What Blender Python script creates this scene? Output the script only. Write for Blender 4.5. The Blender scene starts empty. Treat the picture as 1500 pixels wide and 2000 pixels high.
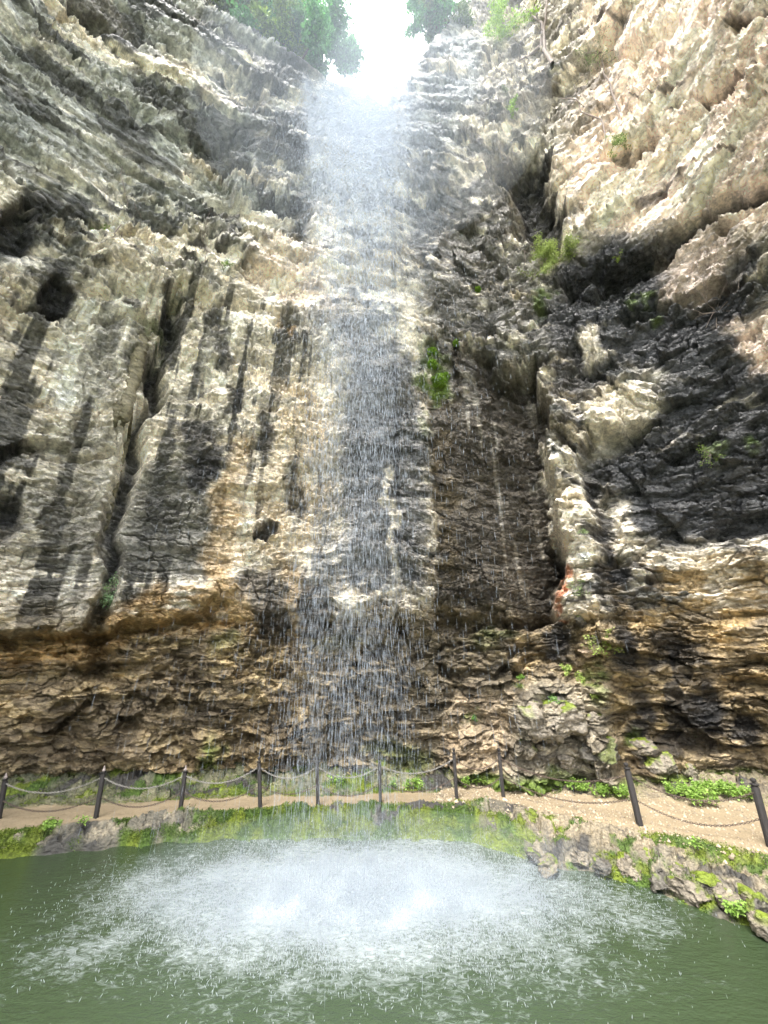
import bpy, math, random
import numpy as np
from mathutils import Vector, Matrix
random.seed(7); RNG = np.random.default_rng(7)
S = bpy.context.scene
R_ = math.radians
F32 = np.float32

# ------------------------------------------------------------------ camera, sky, sun, exposure
EYE = 3.8; PITCH = 22.0; FOC = 750.0          # metres above the path, degrees up, focal length in photo pixels (1500 wide)
cd = bpy.data.cameras.new("camera"); cam = bpy.data.objects.new("camera", cd); S.collection.objects.link(cam)
cam.location = (0, 0, EYE); cam.rotation_euler = (R_(90 + PITCH), 0, 0)
cd.sensor_fit = 'VERTICAL'; cd.sensor_height = 36; cd.lens = 36 * FOC / 2000.0; cd.clip_start = 0.05; cd.clip_end = 2000
S.camera = cam
W = bpy.data.worlds.new("World"); S.world = W; W.use_nodes = True
wt = W.node_tree; wt.nodes.clear()
wo = wt.nodes.new('ShaderNodeOutputWorld'); wb = wt.nodes.new('ShaderNodeBackground')
sky = wt.nodes.new('ShaderNodeTexSky'); sky.sky_type = 'NISHITA'; sky.sun_disc = False
SUN_EL, SUN_AZ = 55.0, 205.0                   # azimuth clockwise from +Y
sky.sun_elevation = R_(SUN_EL); sky.sun_rotation = R_(SUN_AZ); sky.dust_density = 4; sky.air_density = 1.0; sky.ozone_density = 1.0
tc = wt.nodes.new('ShaderNodeTexCoord'); sx = wt.nodes.new('ShaderNodeSeparateXYZ')
mr = wt.nodes.new('ShaderNodeMapRange'); mr.inputs[1].default_value = 0.0; mr.inputs[2].default_value = 1.0
mr.inputs[3].default_value = 7.0; mr.inputs[4].default_value = 14.0
cmb = wt.nodes.new('ShaderNodeVectorMath'); cmb.operation = 'SCALE'; cmb.inputs[0].default_value = (0.985, 1.0, 1.02)
mix = wt.nodes.new('ShaderNodeMix'); mix.data_type = 'RGBA'; mix.inputs[0].default_value = 0.72
wt.links.new(tc.outputs['Generated'], sx.inputs[0]); wt.links.new(sx.outputs[2], mr.inputs[0]); wt.links.new(mr.outputs[0], cmb.inputs['Scale'])
wt.links.new(sky.outputs[0], mix.inputs[6]); wt.links.new(cmb.outputs[0], mix.inputs[7])
wt.links.new(mix.outputs[2], wb.inputs[0]); wb.inputs[1].default_value = 0.15; wt.links.new(wb.outputs[0], wo.inputs[0])
sd = bpy.data.lights.new("sun", 'SUN'); sd.energy = 1.6; sd.angle = R_(22); sd.color = (1.0, 0.965, 0.91)
so = bpy.data.objects.new("sun", sd); S.collection.objects.link(so)
sdir = Vector((math.sin(R_(SUN_AZ)) * math.cos(R_(SUN_EL)), math.cos(R_(SUN_AZ)) * math.cos(R_(SUN_EL)), math.sin(R_(SUN_EL))))
so.rotation_euler = sdir.to_track_quat('Z', 'Y').to_euler()
S.view_settings.view_transform = 'Standard'; S.view_settings.look = 'None'
S.view_settings.exposure = 2.2; S.view_settings.gamma = 1.0
try:
    S.cycles.volume_bounces = 1; S.cycles.max_bounces = 6; S.cycles.transparent_max_bounces = 24
    S.cycles.volume_step_rate = 4
except Exception: pass

# ------------------------------------------------------------------ helpers
CP, SP = math.cos(R_(PITCH)), math.sin(R_(PITCH))
def ray(px, py):
    x = (px - 750) / FOC; y = (1000 - py) / FOC
    return x, CP - y * SP, y * CP + SP          # x, forward, up
def on_z(px, py, z):
    x, f, u = ray(px, py); t = (z - EYE) / u
    return x * t, f * t
def polar(px, py, z):
    x, f = on_z(px, py, z); return math.degrees(math.atan2(x, f)), math.hypot(x, f)
def proj(X, Y, Z):                               # world -> photo pixel (numpy)
    d = Y * CP + (Z - EYE) * SP; v = -Y * SP + (Z - EYE) * CP
    d = np.maximum(d, 0.05)
    return 750 + FOC * X / d, 1000 - FOC * v / d
def h2(ix, iy, seed):
    a = ix.astype(np.int64).astype(np.uint32) * np.uint32(374761393) + iy.astype(np.int64).astype(np.uint32) * np.uint32(668265263) + np.uint32((seed * 362437 + 12345) & 0xffffffff)
    a = (a ^ (a >> np.uint32(13))) * np.uint32(1274126177)
    a = (a ^ (a >> np.uint32(15))) * np.uint32(2246822519)
    a ^= (a >> np.uint32(16))
    return (a & np.uint32(0xffffff)).astype(F32) / F32(16777216.0)
def vn(x, y, seed=0):                            # value noise 0..1
    ix = np.floor(x); iy = np.floor(y); fx = (x - ix).astype(F32); fy = (y - iy).astype(F32)
    fx = fx * fx * (3 - 2 * fx); fy = fy * fy * (3 - 2 * fy)
    a = h2(ix, iy, seed); b = h2(ix + 1, iy, seed); c = h2(ix, iy + 1, seed); d = h2(ix + 1, iy + 1, seed)
    return a + (b - a) * fx + (c - a) * fy + (a - b - c + d) * fx * fy
def fbm(x, y, seed=0, o=4, g=0.5):
    s = 0; a = 1.0; t = 0
    for k in range(o):
        s = s + a * vn(x * 2 ** k + 17.3 * k, y * 2 ** k - 9.1 * k, seed + k); t += a; a *= g
    return s / t
def cells(x, y, seed):                           # nearest cell: F1, F2, dx, dy, two random numbers + two more
    ix = np.floor(x); iy = np.floor(y)
    f1 = np.full(x.shape, 9, F32); f2 = f1.copy(); bx = np.zeros_like(f1); by = bx.copy(); bi = bx.copy(); bj = bx.copy()
    for i in (-1, 0, 1):
        for j in (-1, 0, 1):
            cx = ix + i; cy = iy + j
            dx = (x - (cx + .1 + .8 * h2(cx, cy, seed))).astype(F32); dy = (y - (cy + .1 + .8 * h2(cx, cy, seed + 1))).astype(F32)
            d = dx * dx + dy * dy; m = d < f1
            f2 = np.where(m, f1, np.minimum(f2, d))
            f1 = np.where(m, d, f1); bx = np.where(m, dx, bx); by = np.where(m, dy, by); bi = np.where(m, cx, bi); bj = np.where(m, cy, bj)
    return np.sqrt(f1), np.sqrt(f2), bx, by, h2(bi, bj, seed + 2), h2(bi, bj, seed + 3), h2(bi, bj, seed + 4)
def facet(x, y, seed, tilt=1.0):                 # broken-rock relief: every cell a tilted plane with its own offset, about -0.5..0.5
    f1, f2, dx, dy, r1, r2, r3 = cells(x, y, seed)
    return (r1 - .5) + tilt * ((r2 - .5) * dx + (r3 - .5) * dy), f2 - f1
def sm(a, b, x):
    t = np.clip((x - a) / (b - a), 0, 1); return t * t * (3 - 2 * t)
def mesh_np(name, V, Fc, mat, parent=None, smooth=False, cols=None, attrs=None):
    me = bpy.data.meshes.new(name); V = np.asarray(V, F32); Fc = np.asarray(Fc, np.int32); n = Fc.shape[1]
    me.vertices.add(len(V)); me.vertices.foreach_set('co', V.ravel())
    me.loops.add(Fc.size); me.loops.foreach_set('vertex_index', Fc.ravel())
    me.polygons.add(len(Fc)); me.polygons.foreach_set('loop_start', np.arange(0, Fc.size, n, dtype=np.int32))
    if smooth: me.polygons.foreach_set('use_smooth', np.ones(len(Fc), bool))
    me.update(calc_edges=True)
    if cols is not None:
        a = me.color_attributes.new('col', 'FLOAT_COLOR', 'POINT'); c = np.ones((len(V), 4), F32); c[:, :3] = cols; a.data.foreach_set('color', c.ravel())
    for k, v in (attrs or {}).items():
        a = me.attributes.new(k, 'FLOAT', 'POINT'); a.data.foreach_set('value', np.asarray(v, F32).ravel())
    me.materials.append(mat)
    o = bpy.data.objects.new(name, me); S.collection.objects.link(o)
    if parent: o.parent = parent
    return o
def tag(o, label=None, cat=None, group=None, kind=None):
    for k, v in (('label', label), ('category', cat), ('group', group), ('kind', kind)):
        if v: o[k] = v
    return o
def empty(name, loc, rot=(0, 0, 0), label=None, cat=None, group=None):
    o = bpy.data.objects.new(name, None); S.collection.objects.link(o); o.location = loc; o.rotation_euler = rot
    o.empty_display_size = 0.2
    return tag(o, label, cat, group)
def grid_faces(nr, nc):
    i = np.arange(nr * nc).reshape(nr, nc)
    return np.stack([i[:-1, :-1], i[:-1, 1:], i[1:, 1:], i[1:, :-1]], -1).reshape(-1, 4)

# ------------------------------------------------------------------ materials
def mat(name, rough=.8, color=(.5, .5, .5), spec=.5):
    m = bpy.data.materials.new(name); m.use_nodes = True; nt = m.node_tree; b = nt.nodes['Principled BSDF']
    b.inputs['Base Color'].default_value = (*color, 1); b.inputs['Roughness'].default_value = rough
    b.inputs['Specular IOR Level'].default_value = spec
    return m, nt, b
def noise(nt, scale, detail=6, rough=.6, vec=None, dist=0):
    n = nt.nodes.new('ShaderNodeTexNoise'); n.inputs['Scale'].default_value = scale; n.inputs['Detail'].default_value = detail
    n.inputs['Roughness'].default_value = rough; n.inputs['Distortion'].default_value = dist
    if vec is not None: nt.links.new(vec, n.inputs['Vector'])
    return n
def geo_pos(nt, sc=(1, 1, 1)):
    g = nt.nodes.new('ShaderNodeNewGeometry'); m = nt.nodes.new('ShaderNodeMapping'); m.inputs['Scale'].default_value = sc
    nt.links.new(g.outputs['Position'], m.inputs[0]); return m.outputs[0]
def ramp(nt, fac, stops):
    r = nt.nodes.new('ShaderNodeValToRGB'); e = r.color_ramp.elements
    while len(e) < len(stops): e.new(.5)
    for k, (p, c) in enumerate(stops): e[k].position = p; e[k].color = (*c, 1) if len(c) == 3 else c
    nt.links.new(fac, r.inputs[0]); return r.outputs[0]
def mul(nt, a, b, f=1.0, mode='MULTIPLY'):
    m = nt.nodes.new('ShaderNodeMix'); m.data_type = 'RGBA'; m.blend_type = mode
    if isinstance(f, (int, float)): m.inputs[0].default_value = f
    else: nt.links.new(f, m.inputs[0])
    for s, i in ((a, 6), (b, 7)):
        if isinstance(s, tuple): m.inputs[i].default_value = (*s, 1)
        else: nt.links.new(s, m.inputs[i])
    return m.outputs[2]
def bump(nt, h, b, strength=.5, dist=.05, prev=None):
    n = nt.nodes.new('ShaderNodeBump'); n.inputs['Strength'].default_value = strength; n.inputs['Distance'].default_value = dist
    nt.links.new(h, n.inputs['Height'])
    if prev is not None: nt.links.new(prev, n.inputs['Normal'])
    nt.links.new(n.outputs[0], b.inputs['Normal']); return n.outputs[0]
def attr(nt, name):
    a = nt.nodes.new('ShaderNodeAttribute'); a.attribute_name = name; return a

def rock_mat(name, fine=9.0, bd=.09):
    m, nt, b = mat(name)
    col = attr(nt, 'col').outputs['Color']; wet = attr(nt, 'wet').outputs['Fac']
    p = geo_pos(nt, (1, 1, 1.7))
    n1 = noise(nt, fine, 8, .68, p, .6); n2 = noise(nt, fine * .35, 5, .6, p, 1.2)
    vo = nt.nodes.new('ShaderNodeTexVoronoi'); vo.inputs['Scale'].default_value = fine * .55; nt.links.new(p, vo.inputs['Vector'])
    c = mul(nt, col, ramp(nt, n1.outputs[0], [(.30, (.55, .54, .53)), (.48, (1.05, 1.05, 1.05)), (.70, (1.5, 1.48, 1.44))]))
    c = mul(nt, c, ramp(nt, n2.outputs[0], [(.3, (.82, .83, .86)), (.6, (1.2, 1.18, 1.14))]))
    vc = nt.nodes.new('ShaderNodeTexVoronoi'); vc.inputs['Scale'].default_value = fine * 1.3; nt.links.new(p, vc.inputs['Vector'])
    sc = nt.nodes.new('ShaderNodeSeparateColor'); nt.links.new(vc.outputs['Color'], sc.inputs[0])
    c = mul(nt, c, ramp(nt, sc.outputs[0], [(0, (.82, .82, .82)), (1, (1.18, 1.18, 1.16))]))
    nt.links.new(c, b.inputs['Base Color'])
    r = nt.nodes.new('ShaderNodeMapRange'); nt.links.new(wet, r.inputs[0]); r.inputs[3].default_value = .85; r.inputs[4].default_value = .17
    nt.links.new(r.outputs[0], b.inputs['Roughness'])
    b1 = bump(nt, vo.outputs['Distance'], b, .55, bd * 1.2)
    b2 = bump(nt, n2.outputs[0], b, .6, bd * 1.6, b1)
    bump(nt, n1.outputs[0], b, .9, bd, b2)
    return m
M_CLIFF = rock_mat('cliff_rock', 5.5, .16)
M_BANK = rock_mat('bank_rock', 12.0, .05)

def leaf_mat(name, trans=.35, rough=.5):
    m, nt, b = mat(name, rough)
    col = attr(nt, 'col').outputs['Color']; nt.links.new(col, b.inputs['Base Color'])
    t = nt.nodes.new('ShaderNodeBsdfTranslucent'); nt.links.new(col, t.inputs['Color'])
    ms = nt.nodes.new('ShaderNodeMixShader'); ms.inputs[0].default_value = trans
    out = nt.nodes['Material Output']; nt.links.new(b.outputs[0], ms.inputs[1]); nt.links.new(t.outputs[0], ms.inputs[2]); nt.links.new(ms.outputs[0], out.inputs[0])
    return m
M_LEAF = leaf_mat('leaves', .4); M_MOSS = leaf_mat('moss', .25, .9)
def bark(name, c, sc=20):
    m, nt, b = mat(name, .85)
    n = noise(nt, sc, 6, .7, geo_pos(nt, (1, 1, .25)))
    nt.links.new(ramp(nt, n.outputs[0], [(.3, tuple(x * .5 for x in c)), (.7, tuple(x * 1.4 for x in c))]), b.inputs['Base Color'])
    bump(nt, n.outputs[0], b, .6, .02); return m
M_BARK = bark('bark', (.12, .09, .07)); M_DEAD = bark('dead_wood', (.16, .13, .11)); M_POST = bark('post_paint', (.022, .019, .018), 30)
M_PALE = bark('weathered_finial', (.32, .27, .25), 40)
m, nt, b = mat('rusty_chain', .6); b.inputs['Metallic'].default_value = .5
nt.links.new(ramp(nt, noise(nt, 30, 4, .6, geo_pos(nt)).outputs[0], [(.35, (.05, .045, .045)), (.65, (.16, .11, .08))]), b.inputs['Base Color']); M_CHAIN = m
m, nt, b = mat('galvanised_chain', .5); b.inputs['Metallic'].default_value = .4
nt.links.new(ramp(nt, noise(nt, 30, 4, .6, geo_pos(nt)).outputs[0], [(.35, (.16, .15, .14)), (.65, (.36, .34, .31))]), b.inputs['Base Color']); M_CHAIN2 = m

# ------------------------------------------------------------------ cliff
LIPX = -0.8                                     # middle of the fall
T0 = np.array([-112, -80, -60, -40, -27, -15, 0, 10, 20, 26, 30, 40, 50, 62, 80, 112.])
R0 = np.array([15, 17, 18.5, 18.9, 16.9, 15.7, 15.2, 15.6, 17.0, 17.6, 17.4, 19.6, 19.5, 17.6, 15.5, 14.])
T1 = np.array([-112, -80, -64, -45, -30, -15, -6, 2, 10, 20, 37, 50, 62, 80, 112.])
R1 = np.array([15, 16, 15.8, 13.6, 12.3, 11.3, 11.0, 11.0, 11.4, 12.2, 13.9, 14.1, 13.6, 13, 13.])
TE = np.array([-112, -80, -45, -32.7, -23.4, -16.3, -7.5, -2.5, 0, 1.6, 2.6, 5, 7.2, 10.1, 16, 24.6, 33, 60, 112.])
EE = np.array([2.4, 2.6, 2.66, 2.62, 2.70, 2.72, 2.735, 2.68, 2.61, 2.66, 2.84, 2.80, 2.80, 2.95, 3.17, 3.3, 3.35, 3.3, 2.9])
def r_top(th): return np.interp(th, T1, R1)
def r_base(th): return np.interp(th, T0, R0)
def rim(th): return EYE + r_top(th) * np.interp(th, TE, EE)
def r_wall(th, h):
    a = r_base(th); b = r_top(th); t = np.clip(h / 34.0, -.1, 1.0)
    s = .55 * t + .45 * t * t * (3 - 2 * t)
    return a + (b - a) * s
thn = np.concatenate([np.linspace(-112, -72, 90, endpoint=False), np.linspace(-72, 72, 1500, endpoint=False), np.linspace(72, 112, 90)])
# rows: even steps of picture height (elevation), so far-up rows are spaced wider
pyv = np.concatenate([np.linspace(2050, 1640, 40, endpoint=False), np.linspace(1640, 120, 1220)])
zz = np.array([ (ray(750, p)[2] / ray(750, p)[1]) for p in pyv ])
zz = EYE + zz * np.interp(zz, [-.5, 0, 2.73], [15.2, 15.2, 11.0])
vv = (zz - zz[0]) / (zz[-1] - zz[0])
TH, VV = np.meshgrid(thn, vv); TH = TH.astype(np.float64)
HH = zz[0] + VV * (rim(TH) - zz[0])
RR = r_wall(TH, HH); A = np.radians(TH)
X = RR * np.sin(A); Y = RR * np.cos(A); ARC = A * 14.5
PX, PY = proj(X, Y, HH)
PX0, PY0 = PX, PY
wx = (fbm(ARC / 1.3, HH / 1.3, 101, 4) - .5); wy = (fbm(ARC / 1.3, HH / 1.3, 131, 4) - .5)
wx2 = (fbm(ARC / .35, HH / .3, 151, 3) - .5)
PX = PX + 60 * wx + 26 * wx2; PY = PY + 60 * wy - 22 * wx2

def blob(cx, cy, rx, ry, rot=0, soft=.5):        # 1 inside, 0 outside; soft edge as a share of the radius
    c, s = math.cos(R_(rot)), math.sin(R_(rot)); dx = PX - cx; dy = PY - cy
    u = (dx * c + dy * s) / rx; v = (-dx * s + dy * c) / ry
    return 1 - sm(1 - soft, 1 + soft, np.sqrt(u * u + v * v))
def line(pts, w0, w1=None, soft=.6):
    w1 = w0 if w1 is None else w1; best = np.full(PX.shape, 9e9); n = len(pts) - 1; side = None
    for k in range(n):
        (x0, y0), (x1, y1) = pts[k], pts[k + 1]; dx, dy = x1 - x0, y1 - y0; L = dx * dx + dy * dy
        t = np.clip(((PX - x0) * dx + (PY - y0) * dy) / L, 0, 1)
        w = w0 + (w1 - w0) * (k + t) / n
        best = np.minimum(best, np.hypot(PX - x0 - t * dx, PY - y0 - t * dy) / w)
    return 1 - sm(1 - soft, 1 + soft, best)
def poly(pts, soft=14):                          # soft-edged polygon
    inside = np.zeros(PX.shape, bool); n = len(pts); best = np.full(PX.shape, 1e9)
    for k in range(n):
        (x0, y0), (x1, y1) = pts[k], pts[(k + 1) % n]
        if y0 != y1:
            c = ((y0 > PY) != (y1 > PY)) & (PX < (x1 - x0) * (PY - y0) / (y1 - y0) + x0); inside ^= c
        dx, dy = x1 - x0, y1 - y0; t = np.clip(((PX - x0) * dx + (PY - y0) * dy) / (dx * dx + dy * dy), 0, 1)
        best = np.minimum(best, np.hypot(PX - x0 - t * dx, PY - y0 - t * dy))
    d = np.where(inside, -best, best); return 1 - sm(-soft, soft, d)

# --- relief (D > 0 stands out towards the pool)
tilt_up = sm(7, 20, HH)
bed = HH - tilt_up * (.34 * np.maximum(ARC - 5, 0) + .20 * np.maximum(-ARC - 2, 0)) + .35 * np.sin(ARC / 6.0) + .9 * (fbm(ARC / 5, HH / 9, 7, 3) - .5)
D = 1.5 * (fbm(ARC / 6.5, HH / 6.5, 11, 4) - .5)
low = 1 - sm(4.6, 6.6, HH + 1.6 * wx); right = sm(900, 1050, PX)
def strata(L, seed, lat):
    q = bed / L + .7 * (vn(ARC / lat, bed / L * .3, seed + 5) - .5); k = np.floor(q); f = (q - k).astype(F32)
    a = vn(ARC / lat, k * 7.7, seed); b2 = vn(ARC / lat, (k + 1) * 7.7, seed)
    a = sm(.2, .8, a); b2 = sm(.2, .8, b2)
    t = sm(0, .16, f)                             # sharp step at the foot of every bed
    return (vn(ARC / lat, (k - 1) * 7.7, seed) * 0 + sm(.2, .8, vn(ARC / lat, (k - 1) * 7.7, seed))) * (1 - t) + a * t - .12 * f
calm = np.maximum(.85 * poly([(-400, 560), (540, 580), (650, 700), (650, 1130), (420, 1200), (-400, 1220)], 60), np.maximum(poly([(800, 120), (900, -50), (950, 60), (930, 220), (880, 330), (800, 330)], 20), .6 * sm(.90, .97, VV)))
upf = sm(12, 24, HH); upr_ = sm(16, 26, TH); upd = upf * (1 - .65 * upr_)
blocky = poly([(800, 330), (980, 350), (1100, 520), (1600, 380), (1600, 1100), (1230, 1080), (1180, 1250), (830, 1250)], 50)
D = D + (1 - .5 * calm) * (1 - .7 * blocky) * (1 - upf) * (1 - .5 * (1 - sm(4.6, 6.6, HH))) * (.55 * strata(2.3, 21, 5) + .32 * strata(.85, 31, 2.6)) + .17 * (1 - upf) * (1 - .7 * blocky) * strata(.34, 41, 1.3)
D = D + upf * (1 - .6 * blocky) * (1 - .35 * upr_) * (.60 * strata(2.7, 25, 12) + .50 * strata(1.1, 35, 9) + .30 * strata(.55, 45, 6))
sx_, sy_ = ARC + .5 * wx, HH + .25 * ARC * np.where(TH > 25, .25, -.15) + .5 * wy
f_big, e_big = facet(sx_ / 2.3, sy_ / 1.5, 51, 1.6); f_mid, e_mid = facet(sx_ / .85, sy_ / .42, 61, 1.6)
f_sm, e_sm = facet((sx_ + .35 * sy_ * np.where(TH > 8, -1, 1)) / .30, sy_ / .19, 71, 1.8); f_xs, _ = facet((sx_ - .3 * sy_) / .14, sy_ / .09, 81, 1.8); f_bl, e_bl = facet((sx_ - .5 * sy_) / 1.25, sy_ / 1.0, 87, 2.2)
rough = .75 + .5 * fbm(ARC / 3, HH / 3, 91, 2) + .5 * low
smooth_z = poly([(650, 560), (830, 560), (850, 720), (1040, 740), (1085, 1080), (1060, 1200), (660, 1130), (640, 800)], 40)
rough = rough * (1 - .45 * smooth_z) * (1 - .45 * calm) * (1 - .68 * upd)
D = D + .40 * blocky * (1 - .7 * smooth_z) * f_bl - .5 + rough * (.42 * f_big + .28 * f_mid) + (1 - .3 * smooth_z) * (1 - .5 * upd * (1 - sm(20, 35, np.abs(TH)))) * (.45 + .9 * sm(.38, .62, fbm(ARC / 2.2, HH / 1.6, 93, 3))) * (.17 * f_sm + .085 * f_xs)
D = D - .22 * (1 - sm(0, .10, e_big)) * (1 - smooth_z) * (1 - calm) * (1 - upf) * sm(.45, .6, fbm(ARC / 2, HH / 2, 92, 2))
D = D - low * (.35 + .35 * sm(.5, .8, fbm(ARC / .9, HH / .7, 95, 3)))
pock = sm(.60, .74, fbm(ARC / .55, HH / .35, 97, 3)) * low * (1 - .6 * right); D = D - .45 * pock
def groove(c, L, wd, wob, seed, lat, th0):           # thin deep joints that come and go
    q = c / L + wob * (fbm(ARC / 1.4, HH / 1.1, seed, 4) - .5); k = np.rint(q); fr = np.abs(q - k)
    return (1 - sm(0, wd, fr)) * sm(th0, th0 + .12, fbm(ARC / lat, HH / lat + k * 3.3, seed + 9, 3))
sgn = np.where(TH > 8, -1., 1.)
D = D - (1 - upf) * (1 - .4 * smooth_z) * (.30 * groove(bed, .75, .05, 1.6, 701, 1.3, .47) + .16 * groove(bed + .12 * ARC * sgn, .28, .09, 1.8, 711, .7, .44))
D = D - upf * (.40 * groove(bed, 1.7, .06, 1.3, 721, 3.0, .46) + .22 * groove(bed, .7, .09, 1.4, 731, 1.8, .46))
D = D - .26 * groove(ARC + .45 * HH * sgn, 1.5, .028, 1.2, 741, 1.6, .50) * (1 - .5 * upf)
chip, ce = facet((sx_ + .2 * sy_) / .42, sy_ / .24, 751, 2.2); D = D + .20 * low * chip - .05 * low * (1 - sm(0, .10, ce))
# --- named recesses and shelves
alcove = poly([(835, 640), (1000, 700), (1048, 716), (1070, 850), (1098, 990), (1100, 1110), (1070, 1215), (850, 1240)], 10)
grad = sm(830, 1090, PX); D = D - alcove * (.25 + 2.5 * grad ** 1.6)
butt = line([(1060, 760), (1085, 900), (1115, 1010), (1150, 1130), (1190, 1300)], 24, 46, .7); D = D + .8 * butt
D = D + .28 * poly([(1100, 500), (1290, 450), (1500, 360), (1700, 180), (1700, -300), (1120, -200), (1000, 60), (960, 280), (1060, 300), (1090, 450)], 42)
D = D - 1.1 * line([(1110, 545), (1200, 525), (1290, 470), (1400, 395), (1520, 325)], 17, 12, .8)
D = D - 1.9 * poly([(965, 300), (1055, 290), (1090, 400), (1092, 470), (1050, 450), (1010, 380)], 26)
D = D - 1.2 * line([(1155, 872), (1200, 862), (1240, 850), (1270, 838)], 15, 9)
D = D + .45 * poly([(1130, 780), (1270, 740), (1290, 835), (1160, 865)], 12)
D = D + .5 * poly([(1120, 620), (1240, 600), (1200, 700), (1140, 720)], 12)
D = D - .9 * line([(1225, 600), (1290, 575)], 16) - .6 * line([(1160, 900), (1175, 1000), (1215, 1180)], 18, 26)
D = D - .8 * line([(1400, 1040), (1500, 1010), (1600, 980)], 16)
for (a, b_, w) in [((1330, 260), (1180, 330), 9), ((1500, 130), (1330, 210), 9), ((1440, 60), (1500, 30), 8), ((1320, 560), (1480, 520), 10), ((1400, 440), (1500, 360), 9), ((1180, 110), (1330, 30), 12)]:
    D = D - .9 * line([a, b_], w)
for (cx, cy, rx, ry, d) in [(18, 455, 22, 44, .8), (108, 575, 20, 30, .6), (8, 990, 30, 42, .9), (510, 1035, 14, 22, .7), (30, 870, 40, 12, .8), (296, 648, 18, 9, .8), (590, 390, 22, 45, .4), (1090, 1060, 14, 50, 1.4), (1070, 1130, 12, 14, .5), (420, 1190, 24, 14, .6), (970, 110, 8, 20, .8), (330, 1380, 22, 14, .7), (240, 1420, 26, 16, .6), (180, 1390, 24, 12, .5)]:
    D = D - d * blob(cx, cy, rx, ry, 0, .35)
crack = line([(335, 600), (300, 720), (268, 860), (238, 960), (208, 1080), (192, 1180), (190, 1300)], 17, 20, .6); D = D - 1.7 * crack
D = D + .5 * line([(245, 620), (225, 800), (205, 1000), (180, 1150)], 26, 30, .8)
for pts, w, d in [([(30, 590), (120, 605), (200, 622), (270, 640)], 9, .8), ([(0, 1232), (150, 1238), (300, 1228), (400, 1215)], 14, 1.1),
                  ([(330, 590), (430, 600), (560, 618)], 9, .7), ([(250, 450), (420, 500), (560, 560)], 6, .3), ([(450, 340), (540, 400), (600, 420)], 18, .6),
                  ([(250, 210), (360, 290), (470, 340)], 16, .6), ([(450, 170), (520, 230), (590, 270)], 14, .6), ([(60, 860), (180, 875), (230, 870)], 8, .6),
                  ([(0, 340), (120, 420), (240, 470)], 8, .5), ([(130, 30), (220, 90), (330, 130)], 12, .7), ([(150, 560), (330, 590), (420, 620)], 7, .4),
                  ([(860, 1215), (980, 1215), (1070, 1205)], 12, .7), ([(860, 1305), (960, 1310), (1070, 1302)], 10, .6), ([(300, 1480), (420, 1500)], 12, .6), ([(1000, 1480), (1060, 1440)], 10, .5)]:
    D = D - d * line(pts, w)
D = D + .9 * poly([(440, 350), (520, 372), (530, 395), (460, 395)], 6)
D = D + .5 * line([(0, 1190), (180, 1205), (300, 1200), (440, 1150)], 30, 30, .7)
D = D + 1.6 * poly([(1000, 1370), (1060, 1330), (1180, 1340), (1200, 1500), (1240, 1540), (960, 1540), (985, 1440)], 26)
D = D + .8 * blob(1160, 1260, 34, 24, 0, .5)
# fringe relief calmed at the very rim and foot
edge = 1 - sm(.985, 1.0, VV); RR2 = RR - D * (.35 + .65 * edge)
RR2 = RR2 - .05 * (cells(ARC / .06 + 2 * wx2, HH / .05, 83)[4] - .5) * (1 - upf)
print('relief', float(D.min()), float(D.max()))

# --- rock colours (stains and beds, plus shade painted black into some recesses)
def C(r, g, b): return np.array([r, g, b], F32)
CREAM, GREY, DARK, BLACK = C(.53, .49, .42), C(.165, .168, .16), C(.085, .08, .072), C(.028, .029, .033)
OCHRE, BROWN, PINK, WHITE = C(.34, .225, .10), C(.150, .110, .058), C(.62, .52, .45), C(.68, .65, .59)
RUST, MOSS, BLUEG, TAN = C(.42, .14, .05), C(.095, .15, .02), C(.13, .145, .16), C(.34, .285, .205)
def mixc(base, col, w): w = np.clip(w, 0, 1)[..., None].astype(F32); return base * (1 - w) + col * w
n_a = fbm(ARC / 2.2, HH / 1.1, 201, 5); n_b = fbm(ARC / .7, HH / .35, 211, 4); n_c = fbm(ARC / .25, HH / .12, 221, 3)
drip = fbm(ARC / .42, HH / 5.5, 231, 4); drip2 = fbm(ARC / .9, HH / 8, 241, 3)
K = np.broadcast_to(CREAM, PX.shape + (3,)).copy()
K = mixc(K, GREY, sm(.50, .62, n_a + .35 * (n_b - .5)))
K = mixc(K, WHITE, .75 * sm(.56, .66, n_b)); K = mixc(K, C(.06, .06, .058), .8 * sm(.58, .68, fbm(ARC / 1.0, HH / .55, 255, 5))); K = mixc(K, TAN, .6 * sm(.55, .7, fbm(ARC / 1.7, HH / .8, 251, 4)))
bedtone = vn(bed / .42, ARC / 9, 261); K = K * (0.78 + .44 * bedtone)[..., None]
# region tones
upl = poly([(-400, -400), (640, -400), (640, 330), (560, 470), (300, 380), (-400, 300)], 80)
K = mixc(K, C(.30, .315, .305), .8 * upl * sm(.35, .6, n_a + .2 * n_b))
K = mixc(K, BLUEG * .6, .8 * poly([(420, 110), (600, 130), (640, 330), (560, 420), (470, 300)], 40) * sm(.35, .55, n_b))
upr = poly([(1120, 0), (1800, -300), (1800, 420), (1440, 420), (1300, 440), (1150, 480), (1100, 330), (1150, 120)], 50)
K = mixc(K, PINK, .85 * upr * sm(.25, .42, n_a + .1))
K = mixc(K, C(.18, .16, .14), .75 * poly([(900, -100), (1060, -100), (1180, 150), (1180, 260), (1060, 290), (1000, 480), (880, 330)], 50) * sm(.38, .55, n_b))
K = mixc(K, BLUEG * 1.6, .8 * poly([(790, 130), (900, 0), (935, 60), (930, 200), (880, 330), (800, 300)], 25) * sm(.25, .5, n_a))
midr = poly([(800, 330), (960, 330), (1060, 500), (1120, 560), (1090, 720), (1000, 700), (840, 700), (800, 500)], 50)
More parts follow.
